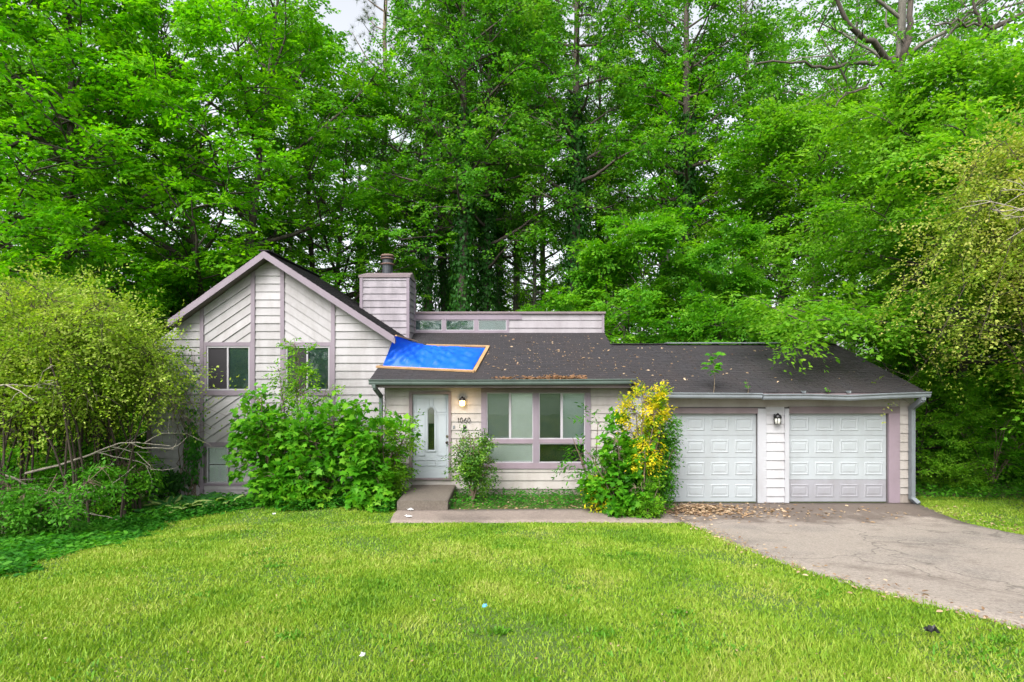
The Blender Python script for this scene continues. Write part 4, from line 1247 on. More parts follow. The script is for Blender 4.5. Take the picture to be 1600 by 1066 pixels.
put_tree(POP_C, 757, 28.0, 'ivy-clad tree, right of the close pair behind the clerestory windows', rz=5.0, group=G)
for i, (px, Y, wh) in enumerate(((692, 30, 'between the chimney and the close ivy-clad pair'), (742, 33, 'between the two ivy-clad trees of the close pair'), (779, 30, 'just right of the close ivy-clad pair'), (835, 31, 'left of the broad yellowish tree'), (938, 30, 'right of the broad yellowish tree'), (1045, 29, 'left of the dark ivy-covered trunk'))):
    put_tree(POP_A if i % 2 else POP_B, px, Y, 'slim straight woodland tree ' + wh, scale=.55, sz=.92, rz=i * 1.9, name='slim_tree', group='slim trees behind the house', leafm=L['maple'] if i % 2 else None)
put_tree(POP_A, 806, 33.0, 'pale grey-barked poplar behind the middle of the clerestory', rz=1.3)
put_tree(POP_B, 898, 27.0, 'broad ivy-clad tree with yellowish leaves behind the right half of the clerestory', rz=4.2, scale=1.08, group=G)
put_tree(POP_A, 850, 38.0, 'tall narrow poplar far behind the broad yellowish ivy-clad tree', rz=3.3, leafm=L['gum'])
put_tree(POP_B, 1074, 26.5, 'dark ivy-covered trunk with green crown behind the main roof end', rz=1.2, group=G, leafm=L['under'])
put_tree(MAP_B, 1030, 31.0, 'bright yellow-green maple crown high above the right end of the main roof', rz=2.0)
put_tree(POP_C, 1180, 29.0, 'leaning ivy-clad tree behind the garage ridge', rz=3.4, group=G)
put_tree(HIC, 1272, 24.5, 'brown multi-stemmed tree behind the right part of the garage roof', rz=.9, scale=1.1, name='multistem_tree', leafm=L['hickory'])
put_tree(BIG, 1402, 23.0, 'tall tree with long dark crooked limbs above the right end of the garage', rz=.0)
put_tree(UND, 985, 21.5, 'bushy bright understory tree directly behind the right end of the clerestory', rz=.4, scale=.86)
put_tree(UND, 862, 24.5, 'low bushy tree behind the middle of the clerestory', rz=2.2, scale=.55)
put_tree(UND, 1120, 20.5, 'dark bushy tree crowding the garage ridge', rz=4.1, scale=.74, leafm=L['poplar'])
put_tree(HIC2, 1492, 15.6, 'spreading tree whose lowest boughs hang over the garage roof end', rz=2.6, x=12.5, dz=-.25)
put_tree(HIC, 1590, 19.5, 'spreading tree behind the tree that overhangs the garage roof', rz=2.6, scale=.88)
put_tree(HIC, 1690, 18.5, 'bright leafy tree cut off by the right edge of the picture', rz=4.4, scale=.9)
put_tree(UND, 1545, 20.5, 'dense low tree in the dark corner right of the garage', rz=1.9, scale=.62, leafm=L['poplar'])
put_tree(UND, 1480, 15.2, 'small leafy tree beside the garage downspout', rz=5.1, scale=.40, leafm=L['hickory'], x=10.9)
put_tree(UND, 190, 19.5, 'dark bushy tree behind the arching shrub and the gable corner', rz=3.0, scale=.66, leafm=L['under'])
put_tree(UND, 300, 22.0, 'bushy tree low behind the left slope of the gable roof', rz=.2, scale=.78, leafm=L['maple'])
put_tree(UND, 20, 16.0, 'bushy tree behind the arching shrub at the left edge', rz=.9, scale=.60)
put_tree(UND, 420, 25.0, 'small bushy tree showing over the gable ridge', rz=1.4, scale=.8, leafm=L['under'])
# wood behind: single trees, one row after another
far = [(-90, 33, POP_A, 'at the far left edge of the wood'), (60, 37, POP_B, 'behind the yellow-green maple'), (455, 36, POP_A, 'between the forked maple and the deep green maple'),
       (560, 40, POP_B, 'just left of the thin pine over the chimney'), (645, 44, POP_A, 'seen in the gap right of the chimney pine'), (700, 38, POP_C, 'behind the pair of ivy-clad trees'), (950, 42, POP_A, 'behind the clerestory right end'),
       (1225, 38, POP_B, 'in the gap over the garage ridge'), (1330, 35, POP_A, 'left of the tall tree with crooked limbs'), (1490, 33, POP_B, 'right of the tall tree with crooked limbs'), (1600, 27, MAP_B, 'at the far right edge of the wood')]
rngf = np.random.default_rng(8)
lm = [L['poplar'], L['under'], L['gum'], L['maple']]
for i, (px, Y, pr, wh) in enumerate(far):
    put_tree(pr, px, Y, 'tall tree deep in the wood ' + wh, scale=float(rngf.uniform(.88, 1.08)), rz=float(rngf.uniform(0, 6.28)), leafm=lm[int(rngf.integers(0, 4))], name='woodland_tree', group='trees deep in the wood behind the house')

# trees across the street, behind the camera: the windows mirror them
for i, (x, y, sc_) in enumerate(((-34, -30, .72), (-21, -34, .62), (-8, -29, .7), (7, -33, .66), (20, -30, .75), (36, -33, .7))):
    put_tree(MAP_A if i % 2 else MAP_B, 800, y, 'street tree mirrored in the house windows, ' + ('first', 'second', 'third', 'fourth', 'fifth', 'sixth')[i] + ' from the left across the street', scale=sc_, rz=i * 1.1, x=x, name='street_tree', group='trees across the street')

# far wood: one mass of undergrowth and foliage
def leaf_cloud(rng, centers, radii, k, size, shape, mat, name, up=.8, hollow=.35):
    ci = rng.integers(0, len(centers), k)
    u = norm(rng.normal(0, 1, (k, 3))); r = rng.uniform(hollow, 1, k) ** .6
    p = centers[ci] + u * radii[ci] * r[:, None]
    d = norm(rng.normal(0, 1, (k, 3)) * [1, 1, .5] + [0, 0, -.25]); n = norm(u * .5 + rng.normal(0, .45, (k, 3)) + [0, 0, up])
    return leaf_mesh(name, p, d, n, rng.uniform(size[0], size[1], k), shape, mat)
rng = np.random.default_rng(71)
cs = []; rs = []
for i in range(180):
    Y = rng.uniform(36, 66); X = rng.uniform(-1.15, 1.15) * Y; h_ = rng.uniform(-1, 8.0) if rng.random() < .85 else rng.uniform(8, 14)
    cs.append((X, Y, float(gz(X, Y)) + h_)); r_ = rng.uniform(1.2, 3.0); rs.append((r_ * 1.3, r_, r_ * .7))
tag(link('woodland', leaf_cloud(rng, np.array(cs), np.array(rs), 34000, (.22, .42), 'diamond', L['far'], 'woodland')), kind='stuff')
# undergrowth below the trees beside and behind the house
cs = []; rs = []
for i in range(150):
    if i % 2: X = rng.uniform(-22, -8.5); Y = rng.uniform(13, 24)
    else: X = rng.uniform(10.6, 24); Y = rng.uniform(14.2, 26)
    r_ = rng.uniform(.4, 1.0); cs.append((X, Y, float(gz(X, Y)) + r_ * .5)); rs.append((r_ * 1.3, r_ * 1.2, r_))
tag(link('undergrowth', leaf_cloud(rng, np.array(cs), np.array(rs), 42000, (.10, .19), 'oval', L['darkgreen'], 'undergrowth')), kind='stuff')

# ---- shrubs
def shrub(name, label, x, y, env, stems, anchors, leaf, shape, mat, tn=12, tl=.3, seed=1, cat='shrub', bark='twig_brown', hollow=.2, lumps=9, tk=dict(), extra=None, zoff=0.0, upt=.45, lean=(0, 0), group=None, zmin=.04):
    """env: (rx, ry, height); stems fan out from the foot, a twig leads to every spray"""
    rng = np.random.default_rng(seed)
    z0 = float(gz(x, y)) + zoff
    rx, ry, H = env
    tops = []; tubes = []
    for i in range(stems):
        a = i * 2.4 + rng.uniform(0, .5); q = rng.uniform(.25, .9)
        top = np.array([rx * q * math.cos(a) + lean[0], ry * q * math.sin(a) + lean[1], H * rng.uniform(.62, 1) * (1 - .25 * q)])
        t = np.linspace(0, 1, 7)[:, None]
        P = top * np.concatenate([t ** 1.3, t ** 1.3, t], 1) + rng.normal(0, .02, (7, 3)) * t
        P[0, 2] = -.1; tubes.append((P, np.linspace(.018, .006, 7) * max(1, H / 1.6))); tops.append(P)
    lc_ = np.array([tops[rng.integers(0, stems)][rng.integers(2, 7)] for _ in range(lumps)]) + rng.normal(0, .16, (lumps, 3)) * [rx, ry, H * .4]
    lr_ = rng.uniform(.28, .55, lumps)
    A = []; 
    for i in range(anchors):
        k = rng.integers(0, lumps); u = norm(rng.normal(0, 1, 3)); p = lc_[k] + u * lr_[k] * rng.uniform(hollow, 1) ** .5 * np.array([rx, ry, H * .45])
        e = (p[0] - lean[0]*p[2]/H) ** 2 / rx ** 2 + (p[1] - lean[1]*p[2]/H) ** 2 / ry ** 2
        if p[2] < zmin or p[2] > H or e > 1.1: continue
        A.append(p)
    A = np.array(A)
    allp = np.concatenate([t[1:] for t in tops])
    D = np.zeros_like(A)
    for i, p in enumerate(A):
        j = np.argmin(((allp - p) ** 2).sum(1)); q = allp[j]; D[i] = p - q
        mid = (p + q) / 2 + [0, 0, .04]
        if i % 2 == 0: tubes.append((np.array([q, mid, p]), np.array([.006, .004, .002]) * max(1, H / 2)))
    D = norm(D + 1e-4)
    tm_ = spray_templates(rng, 8, tn, tl, leaf, **tk)
    p, d, n, s = place(rng, A, D, tm_, rng.uniform(.7, 1.2, len(A)), leaf, uptilt=upt, flat=.7)
    k = p[:, 2] > .01; p, d, n, s = p[k], d[k], n[k], s[k]
    t = empty(name, (x, y, z0)); tag(t, label, cat, group)
    V, Fq = tube_arr(tubes, 5); link('stems', mesh_arr('stems', V, Fq, M[bark], True), t)
    link('foliage', leaf_mesh('foliage', p, d, n, s, shape, mat), t)
    print(name, len(p))
    return t, lc_, lr_
def vx_(px, Y): return (px - 800) * Y / F
def vz_(py, Y): return CZ + (580 - py) * Y / F

# foundation planting in front of the gable wing
shrub('maple_sapling', 'young maple with big lobed leaves covering the basement window, beside the hostas', vx_(420, 13.1), 13.1, (.78, .6, 2.9), 8, 360, .145, 'maple', L['sapling'], tn=8, tl=.34, seed=3, lumps=17, cat='sapling')
shrub('maple_sapling', 'young maple with big lobed leaves in front of the right basement window', vx_(510, 12.9), 12.9, (1.0, .6, 2.45), 9, 440, .145, 'maple', L['sapling'], tn=8, tl=.34, seed=7, lumps=18, cat='sapling')
shrub('maple_sapling', 'low maple sapling left of the concrete step', vx_(582, 12.5), 12.5, (.66, .55, 1.9), 7, 330, .16, 'maple', L['sapling'], tn=7, tl=.30, seed=13, lumps=14, cat='sapling')
shrub('maple_sapling', 'low wide maple sapling between the two basement windows', vx_(455, 12.7), 12.7, (.85, .5, 1.3), 8, 300, .16, 'maple', L['sapling'], tn=7, tl=.32, seed=61, lumps=14, cat='sapling')
shrub('privet_shrub', 'bright dense privet shrub reaching the gutter downspout by the front door', vx_(602, 12.9), 12.9, (.62, .5, 2.45), 8, 400, .075, 'oval', L['privet'], tn=16, tl=.28, seed=5, lumps=12)
t = empty('elm_sapling', (vx_(466, 13.4), 13.4, float(gz(vx_(466, 13.4), 13.4)))); tag(t, 'slender sapling with bare thin stems and a leafy top before the right gable window', 'sapling')
rng = np.random.default_rng(15)
tb = []; A = []; D = []
for (dx, hh) in ((-.06, 3.75), (.10, 3.5), (.28, 3.05), (-.42, 3.1), (.62, 2.75)):
    tt = np.linspace(0, 1, 10)
    P = np.stack([dx * tt + .05 * np.sin(3 * tt + dx * 9), .1 * tt * rng.normal(), hh * tt], -1); tb.append((P, np.linspace(.022, .004, 10)))
    for k in range(26):
        u = rng.uniform(.58, 1.0); q = at(P, u); a = rng.uniform(0, 6.28); l_ = rng.uniform(.15, .55) * (1.35 - u)
        e = q + np.array([math.cos(a), .6 * math.sin(a), .25]) * l_; tb.append((np.array([q, (q + e) / 2 + [0, 0, .02], e]), np.array([.005, .004, .002]))); A += [e, (q + e) / 2]; D += [e - q, e - q]
tm_ = spray_templates(rng, 6, 9, .26, .07, subs=1, droop=.3)
p, d, n, s = place(rng, np.array(A), np.array(D), tm_, rng.uniform(.8, 1.2, len(A)), .085, flat=.6)
V, Fq = tube_arr(tb, 5); link('stems', mesh_arr('stems', V, Fq, M['twig_brown'], True), t)
link('foliage', leaf_mesh('foliage', p, d, n, s, 'oval', L['privet']), t)

# by the door and the garage
shrub('holly_shrub', 'upright glossy shrub right of the concrete step below the house number', vx_(738, 12.8), 12.8, (.48, .42, 1.85), 10, 520, .062, 'oval', L['holly'], tn=14, tl=.22, seed=21, lumps=14, hollow=.1)
shrub('euonymus_shrub', 'tall dark green shrub against the left garage door', vx_(1024, 12.0), 12.0, (.52, .45, 2.6), 11, 900, .062, 'oval', L['darkgreen'], tn=14, tl=.22, seed=25, lumps=15, hollow=.1)
shrub('golden_euonymus', 'bright golden-leaved upright shrub at the corner of the garage', vx_(1004, 11.62), 11.62, (.42, .30, 2.68), 9, 640, .07, 'oval', L['gold_mix'], tn=14, tl=.22, seed=48, lumps=13, hollow=.1, lean=(.12, 0), zmin=1.0)
shrub('maple_sapling', 'bright maple sapling left of the golden shrub', vx_(966, 11.8), 11.8, (.80, .42, 1.95), 9, 430, .13, 'maple', L['sapling'], tn=7, tl=.28, seed=33, lumps=10, cat='sapling')
shrub('maple_sapling', 'low bright green maple sapling at the foot of the golden shrub beside the walkway', vx_(985, 11.75), 11.75, (.62, .38, .95), 7, 300, .13, 'maple', L['sapling'], tn=7, tl=.26, seed=71, lumps=12, cat='sapling')
shrub('golden_spirea', 'low golden-tipped shrub under the right end of the picture window', vx_(942, 12.0), 12.0, (.46, .3, 1.0), 6, 130, .065, 'oval', L['gold_mix'], tn=12, tl=.22, seed=35, lumps=6)
shrub('golden_spirea', 'low bright lime-green sprig at the foot of the golden shrub', vx_(1012, 11.45), 11.45, (.40, .22, .85), 6, 130, .06, 'oval', L['privet'], tn=12, tl=.2, seed=37, lumps=5)
shrub('pecan_sapling', 'open sapling with feathery compound leaves before the right window pane', vx_(928, 12.6), 12.6, (.62, .4, 2.05), 5, 62, .115, 'long', L['darkgreen'], tn=13, tl=.42, seed=39, lumps=9, tk=dict(subs=1, droop=.35, tilt=.25), cat='sapling')

# arching shrubs at the left and right edges
def arching(name, label, x, y, R, H, canes, leafm, seed, leaf=.072, squash=(1, 1), zoff=0, low=.24, trim_right=0.0, bare=(), per=62, tn=26, foot=1.1):
    rng = np.random.default_rng(seed)
    z0 = float(gz(x, y)) + zoff
    tb = []; A = []; D = []
    for i in range(canes):
        a = i * 2.39996 + rng.normal(0, .2); q = rng.uniform(.15, 1) ** .7
        ex = R * q * math.cos(a) * squash[0]; ey = R * q * math.sin(a) * squash[1]
        hz = H * math.sqrt(max(.05, 1 - (q * .95) ** 6)) * rng.uniform(.82, 1.04)
        t = np.linspace(0, 1, 12)
        zz = hz * np.sin(np.minimum(t * 1.28, 1.35) * math.pi / 2) - rng.uniform(.1, .55) * H * np.clip(t - .72, 0, 1) * 1.5
        fx_, fy_ = np.clip(rng.normal(0, foot, 2), -1.3 * foot, 1.3 * foot)
        P = np.stack([fx_ + (ex - fx_) * t ** 1.5, fy_ + (ey - fy_) * t ** 1.5, zz], -1) + rng.normal(0, .06, (12, 3)) * t[:, None]
        tb.append((P, np.linspace(.024, .004, 12)))
        for k in range(per):
            u = rng.uniform(.42, 1); q_ = at(P, u)
            o = rng.normal(0, 1, 3) * [.42, .42, .34] + [0, 0, -.12]; e = q_ + o
            if k % 2 == 0: tb.append((np.array([q_, (q_ + e) / 2 + [0, 0, .06], e]), np.array([.005, .0035, .002])))
            A.append(q_ + o * .25); D.append(o)
    tm_ = spray_templates(rng, 10, tn, .85, leaf, subs=1, droop=.9, tilt=.45)
    p, d, n, s = place(rng, np.array(A), np.array(D), tm_, rng.uniform(.7, 1.25, len(A)), leaf, uptilt=.6, flat=.6)
    t_ = empty(name, (x, y, z0)); tag(t_, label, 'shrub')
    V, Fq = tube_arr(tb, 5); link('canes', mesh_arr('canes', V, Fq, M['cane'], True), t_)
    k = p[:, 2] > H * (low + trim_right * np.clip(p[:, 0] - .5, 0, 2.2) + .13 * np.sin(p[:, 0] * 1.9 + 2.2) * np.cos(p[:, 1] * 1.7) + .10 * np.sin(p[:, 0] * 4.7)) + rng.normal(0, .10, len(p)) * H
    link('foliage', leaf_mesh('foliage', p[k], d[k], n[k], s[k], 'diamond', leafm), t_)
    tb = []
    for (p0, d0, ln, forks) in bare:
        Lp = limb(rng, np.array(p0), norm(np.array(d0, float)), ln, 9, 0, .13, .5); tb.append((Lp, np.linspace(.03, .006, 10)))
        for j in range(forks):
            q_ = at(Lp, rng.uniform(.2, .95)); dd = norm(norm(np.array(d0, float)) + rng.normal(0, .55, 3) + [0, 0, -.25])
            B2 = limb(rng, q_, dd, ln * rng.uniform(.25, .6), 7, 0, .2, .6); tb.append((B2, np.linspace(.014, .004, 8)))
            for m_ in range(2):
                B3 = limb(rng, at(B2, rng.uniform(.3, 1)), norm(dd + rng.normal(0, .7, 3)), ln * .2, 5, 0, .2, .3); tb.append((B3, np.linspace(.007, .003, 6)))
    if tb:
        V, Fq = tube_arr(tb, 5); link('bare_branches', mesh_arr('bare_branches', V, Fq, M['twig'], True), t_)
    print(name, k.sum())
    return t_
YL = 12.2
arching('elaeagnus_shrub', 'huge arching olive-green shrub with bare grey twigs against the left corner of the house', vx_(98, YL), YL, 3.0, vz_(446, YL) - float(gz(vx_(98, YL), YL)), 70, L['elaeagnus'], 5, squash=(1.0, .72), trim_right=.17,
        bare=[((-2.6 , -2.5, 2.6), (1, -.25, .05), 2.4, 9), ((-2.2, -2.5, 2.3), (1, -.1, -.1), 2.2, 9), ((-.6, -2.45, 2.75), (.45, -.2, -.9), 1.9, 6), ((.1, -2.4, 2.7), (.3, -.2, -1), 1.5, 5), ((-1.3, -2.5, 2.7), (.3, -.3, -1), 1.7, 6),
              ((-2.6, -2.5, 2.0), (.8, -.1, -.5), 1.8, 7), ((-1.6, -1.2, 1.35), (1, .15, -.12), 3.5, 6), ((-.2, -.7, 1.3), (1, .25, .12), 2.8, 5), ((-.6, -2.1, 3.1), (1, 0, .1), 1.6, 6)])
YR = 11.0
arching('elaeagnus_shrub', 'arching tan-green shrub with bare grey twigs hanging in at the right edge', vx_(1705, YR), YR, 3.9, vz_(205, YR), 74, L['elaeagnus2'], 8, squash=(1, .6), foot=.4, low=.36, per=58, tn=26,
        bare=[((-.3, -2.4, 5.0), (-1, -.1, .2), 2.6, 10), ((-.4, -2.4, 4.3), (-1, -.2, -.05), 2.2, 9), ((-.5, -2.4, 3.4), (-1, -.1, -.35), 2.0, 7), ((0, -2.4, 4.6), (-1, .1, .5), 2.0, 8)])
# dark hollow under the left shrub
shrub('privet_shrub', 'dark leafy shrub in the hollow under the left arching shrub', vx_(45, 10.3), 10.3, (1.5, .6, 1.75), 9, 650, .085, 'oval', L['darkgreen'], tn=14, tl=.3, seed=51, lumps=12)
shrub('privet_shrub', 'dark leafy shrub between the left arching shrub and the house corner', vx_(150, 12.4), 12.4, (1.6, .7, 2.2), 9, 760, .085, 'oval', L['poplar'], tn=14, tl=.3, seed=53, lumps=12)
shrub('privet_shrub', 'leafy shrub under the arching shrub at the right edge', 12.3, 14.6, (1.5, .8, 2.1), 9, 330, .10, 'oval', L['under'], tn=14, tl=.34, seed=55, lumps=14)

# crooked limbs of the tall right-hand tree and boughs over the garage
bigt = [o for o in bpy.data.objects if o.name.startswith('tulip_tree')][0]
rng = np.random.default_rng(77)
tb = []
def wl(px, py, Y): x, z = hgt(px, py, Y); return np.array([x, Y, z]) - np.array(bigt.location)
for pts, r in (([(1402, 130, 23), (1385, 82, 22), (1350, 55, 21.6), (1328, 35, 21.4), (1306, 0, 21.2), (1285, -60, 21)], (.14, .05)),
               ([(1400, 128, 22.9), (1412, 80, 22.5), (1425, 30, 22.3), (1432, -60, 22.2)], (.15, .09)),
               ([(1400, 90, 22.8), (1360, 98, 21.5), (1320, 104, 21), (1285, 106, 20.8), (1250, 98, 20.6), (1180, 100, 20.4)], (.09, .03)),
               ([(1405, 180, 23), (1470, 120, 20.5), (1505, 90, 20), (1550, 48, 19.6), (1600, 18, 19.4), (1680, -20, 19)], (.13, .06)),
               ([(1540, 60, 19.7), (1525, 20, 19.6), (1518, -40, 19.6)], (.06, .03)), ([(1555, 45, 19.6), (1500, 35, 19.3), (1450, 38, 19.2)], (.05, .02)),
               ([(1402, 400, 23), (1400, 260, 23), (1402, 130, 23)], (.25, .18)),
               ([(1420, 128, 21), (1340, 140, 20), (1300, 165, 19.8)], (.05, .02))):
    P = np.array([wl(*q) for q in pts]); P = np.array([at(P, u) for u in np.linspace(0, 1, 14)]); P[1:-1] += rng.normal(0, .05, (12, 3))
    tb.append((P, np.linspace(r[0], r[1], 14)))
    for k in range(5):
        q = at(P, rng.uniform(.35, 1)); tb.append((limb(rng, q, norm(rng.normal(0, 1, 3) + [0, 0, .6]), rng.uniform(.7, 1.6), 6, .2, .14), np.linspace(r[1] * .5, .008, 7)))
V, Fq = tube_arr(tb, 7); o = link('limbs', mesh_arr('limbs', V, Fq, M['bark_dark'], True), bigt)

# ---- hostas at the left corner: every leaf its own part
def hosta_leaf_mesh(edge):
    n = 7; m = 5; V = []; fs = []
    for i in range(n):
        t = i / (n - 1); wd = .40 * math.sin(math.pi * min(1, t * .95 + .04)) ** .75 * (1 - .35 * t)
        for j in range(m):
            v = (j / (m - 1) - .5) * 2
            V.append((t, v * wd, .30 * t - .55 * t * t - .12 * v * v + .02 * abs(v) * math.sin(9 * t)))
    for i in range(n - 1):
        for j in range(m - 1): fs.append((i*m+j, i*m+j+1, (i+1)*m+j+1, (i+1)*m+j))
    me = bpy.data.meshes.new('leaf'); me.from_pydata(V, [], fs); me.materials.append(L['hosta']); me.materials.append(L['hosta_edge'] if edge else L['hosta']); me.update()
    for k, p in enumerate(me.polygons):
        p.use_smooth = True
        if (k % (m - 1)) in (0, m - 2): p.material_index = 1
    return me
HL = [hosta_leaf_mesh(False), hosta_leaf_mesh(True)]
rng = np.random.default_rng(91)
for (px, Y, s, kind, lb) in ((262, 13.0, .32, 1, 'variegated hosta with cream leaf margins at the left end of the bed'), (312, 13.2, .36, 0, 'blue-green hosta below the ivy on the gable wall'), (352, 12.9, .34, 1, 'variegated hosta in front of the maple saplings'), (288, 12.6, .28, 1, 'low variegated hosta at the lawn edge of the bed'), (232, 12.6, .27, 0, 'small plain green hosta nearest the left house corner')):
    x = vx_(px, Y); t = empty('hosta', (x, Y, float(gz(x, Y)))); tag(t, lb, 'plant', 'hostas by the lawn edge')
    for k in range(22):
        a = k * 2.4; el = rng.uniform(.25, 1.0); o = link('leaf', HL[kind], t); o.scale = (s * rng.uniform(.8, 1.2),) * 3
        o.location = (.10 * math.cos(a), .10 * math.sin(a), .03 + .13 * (el)); o.rotation_euler = (rng.normal(0, .2), -el * .8, a)

# ivy climbing the gable wall
rng = np.random.default_rng(93)
def wall_ivy(label, cx, cz, rx, rz_, k, Y, leafm, size=(.07, .13)):
    A = []; tb = []
    x0 = cx; zb0 = float(gz(cx, Y)) 
    t = empty('ivy_vine', (cx, Y, zb0)); tag(t, label, 'vine')
    for i in range(7):
        P = np.array([(rng.normal(0, rx * .3) + rx * .5 * math.sin(u * 3 + i) * u, -.035, u * (cz + rz_ * rng.uniform(.4, 1) - zb0)) for u in np.linspace(0, 1, 9)]); tb.append((P, np.linspace(.012, .004, 9)))
    V, Fq = tube_arr(tb, 4); link('stems', mesh_arr('stems', V, Fq, M['twig_brown'], True), t)
    u = rng.normal(0, .5, (k, 2)); pos = np.stack([u[:, 0] * rx, -rng.uniform(.03, .16, k), cz - zb0 + u[:, 1] * rz_], -1); pos = pos[pos[:, 2] > 0]; k = len(pos)
    link('foliage', leaf_mesh('foliage', pos, norm(np.stack([rng.normal(0, .6, k), rng.normal(-.3, .2, k), -np.ones(k)], -1)), norm(rng.normal(0, .4, (k, 3)) + [0, -1, .4]), rng.uniform(*size, k), 'oval', leafm), t)
wall_ivy('dark ivy clump against the foot of the gable wall', vx_(268, 14.2), vz_(752, 14.2), .42, .32, 420, YG, L['ivy'])
wall_ivy('bright vine climbing beside the left basement window', vx_(302, 14.2), vz_(700, 14.2), .22, .75, 320, YG, L['cover'])
wall_ivy('thin vine straying over the upper gable siding from the arching shrub', vx_(285, 14.2), vz_(600, 14.2), .45, .85, 200, YG, L['cover'], (.05, .09))

# ---- ground cover (nobody could count it)
def cover(name, pts, size, shape, mat, seed, h=.14):
    rng = np.random.default_rng(seed); k = len(pts)
    z = gz(pts[:, 0], pts[:, 1]) + .02 + rng.uniform(0, 1, k) * h
    p = np.stack([pts[:, 0], pts[:, 1], z], -1); a = rng.uniform(0, 6.28, k)
    return tag(link(name, leaf_mesh(name, p, np.stack([np.cos(a), np.sin(a), rng.normal(-.1, .25, k)], -1), norm(rng.normal(0, .4, (k, 3)) + [0, 0, 1]), rng.uniform(*size, k), shape, mat)), kind='stuff')
rng = np.random.default_rng(95)
def lawn_left(y): return np.interp(y, [3, 6, 7.3, 9, 10.5, 12, 12.8], [-6.3, -6.4, -6.5, -6.75, -7.0, -7.0, -5.9])
yy = rng.uniform(5.0, 13.8, 26000); dd = np.abs(rng.normal(0, 1.7, 26000)); xx = lawn_left(yy) - dd + .12 + .2 * np.sin(yy * 2.1) + .12 * np.sin(yy * 6.3) + rng.normal(0, .13, 26000); cover('ground_ivy', np.stack([xx, yy], -1), (.05, .13), 'oval', L['cover'], 1, np.clip(.03 + dd * .16, .03, .22))
k = 3600; xx = rng.uniform(-1.35, 3.0, k); yy = rng.uniform(12.2, 13.65, k); cover('bed_groundcover', np.stack([xx, yy], -1), (.04, .09), 'oval', L['cover'], 2, .2)
k = 5200; xx = rng.uniform(-6.7, -2.5, k); yy = 12.15 + np.abs(rng.normal(0, .5, k)) + .25 * np.sin(xx * 3) + np.clip(-3.6 - xx, 0, 4) * .12; cover('bed_edge_leaves', np.stack([xx, yy], -1), (.05, .10), 'oval', L['cover'], 4, .22)
k = 9000; xx = rng.uniform(9.3, 19, k); yy = 13.0 + np.abs(rng.normal(0, 1.6, k)) + np.clip(xx - 10, 0, 9) * .04; cover('wood_edge_leaves', np.stack([xx, yy], -1), (.05, .11), 'oval', L['darkgreen'], 3, .22)

# ---- grass
rng = np.random.default_rng(97)
NB = 520000
yb = 2.6 * (12.6 / 2.6) ** rng.uniform(0, 1, NB); yb = np.where(rng.random(NB) < .35, rng.uniform(5, 13.2, NB), yb)
xb = rng.uniform(-1, 1, NB) * (.95 * yb + 1.0)
ok = (xb > lawn_left(yb) - .3) & (xb < drive_l(yb) + .05 + .03 * np.sin(yb * 7)) & ~((xb > -2.47) & (yb > 11.07 + .03 * np.sin(xb * 5))) & ~(yb > 12.45)
rr_ = rng.uniform(0, 1, 30000); yr = 8.5 + rr_ * 5.0; xr = drive_r(yr) + np.abs(rng.normal(0, 1.8, 30000)) - .04
xb = np.concatenate([xb[ok], xr]); yb = np.concatenate([yb[ok], yr])
patch = np.sin(xb * 1.3 + 1.7 * np.sin(yb * .9)) * np.sin(yb * 1.7 + 1.1 * np.sin(xb * .8)) + .5 * np.sin(xb * 4.1 + yb * 2.3)
k = len(xb)
dens = rng.random(k) < np.clip(.80 + .30 * patch, .12, 1)
xb, yb, patch = xb[dens], yb[dens], patch[dens]; k = len(xb)
hb = (.023 + .008 * np.clip(patch, -1, 1) + rng.gamma(2, .006, k)); wb = .0035 + .0009 * yb
a = rng.uniform(0, 6.28, k); la = rng.uniform(0, 6.28, k); ln = hb * rng.uniform(.15, 1.1, k)
zb = gz(xb, yb)
V = np.empty((k, 3, 3))
V[:, 0] = np.stack([xb - np.cos(a) * wb, yb - np.sin(a) * wb, zb - .004], -1)
V[:, 1] = np.stack([xb + np.cos(a) * wb, yb + np.sin(a) * wb, zb - .004], -1)
V[:, 2] = np.stack([xb + np.cos(la) * ln, yb + np.sin(la) * ln, zb + hb], -1)
tag(link('grass', mesh_arr('grass', V.reshape(-1, 3), np.arange(k * 3).reshape(-1, 3), L['grass'])), kind='stuff')
print('blades', k)
# weedy tufts and clover in the lawn
P = []
for i in range(75):
    y = 2.9 * (11 / 2.9) ** rng.uniform(0, 1); x = rng.uniform(-.95, .95) * y
    if x > drive_l(y) - .3 or x < lawn_left(y): continue
    m = int(rng.uniform(25, 90)); r_ = rng.uniform(.05, .22)
    P.append(np.stack([x + rng.normal(0, r_, m), y + rng.normal(0, r_ * .8, m)], -1))
P = np.concatenate(P); k = len(P); z = gz(P[:, 0], P[:, 1]) + .01; a = rng.uniform(0, 6.28, k)
tag(link('lawn_weeds', leaf_mesh('lawn_weeds', np.stack([P[:, 0], P[:, 1], z], -1), np.stack([np.cos(a), np.sin(a), rng.uniform(.5, 1.8, k)], -1), norm(rng.normal(0, .5, (k, 3)) + [0, 0, 1]), rng.uniform(.03, .06, k), 'long', L['weed'])), kind='stuff')

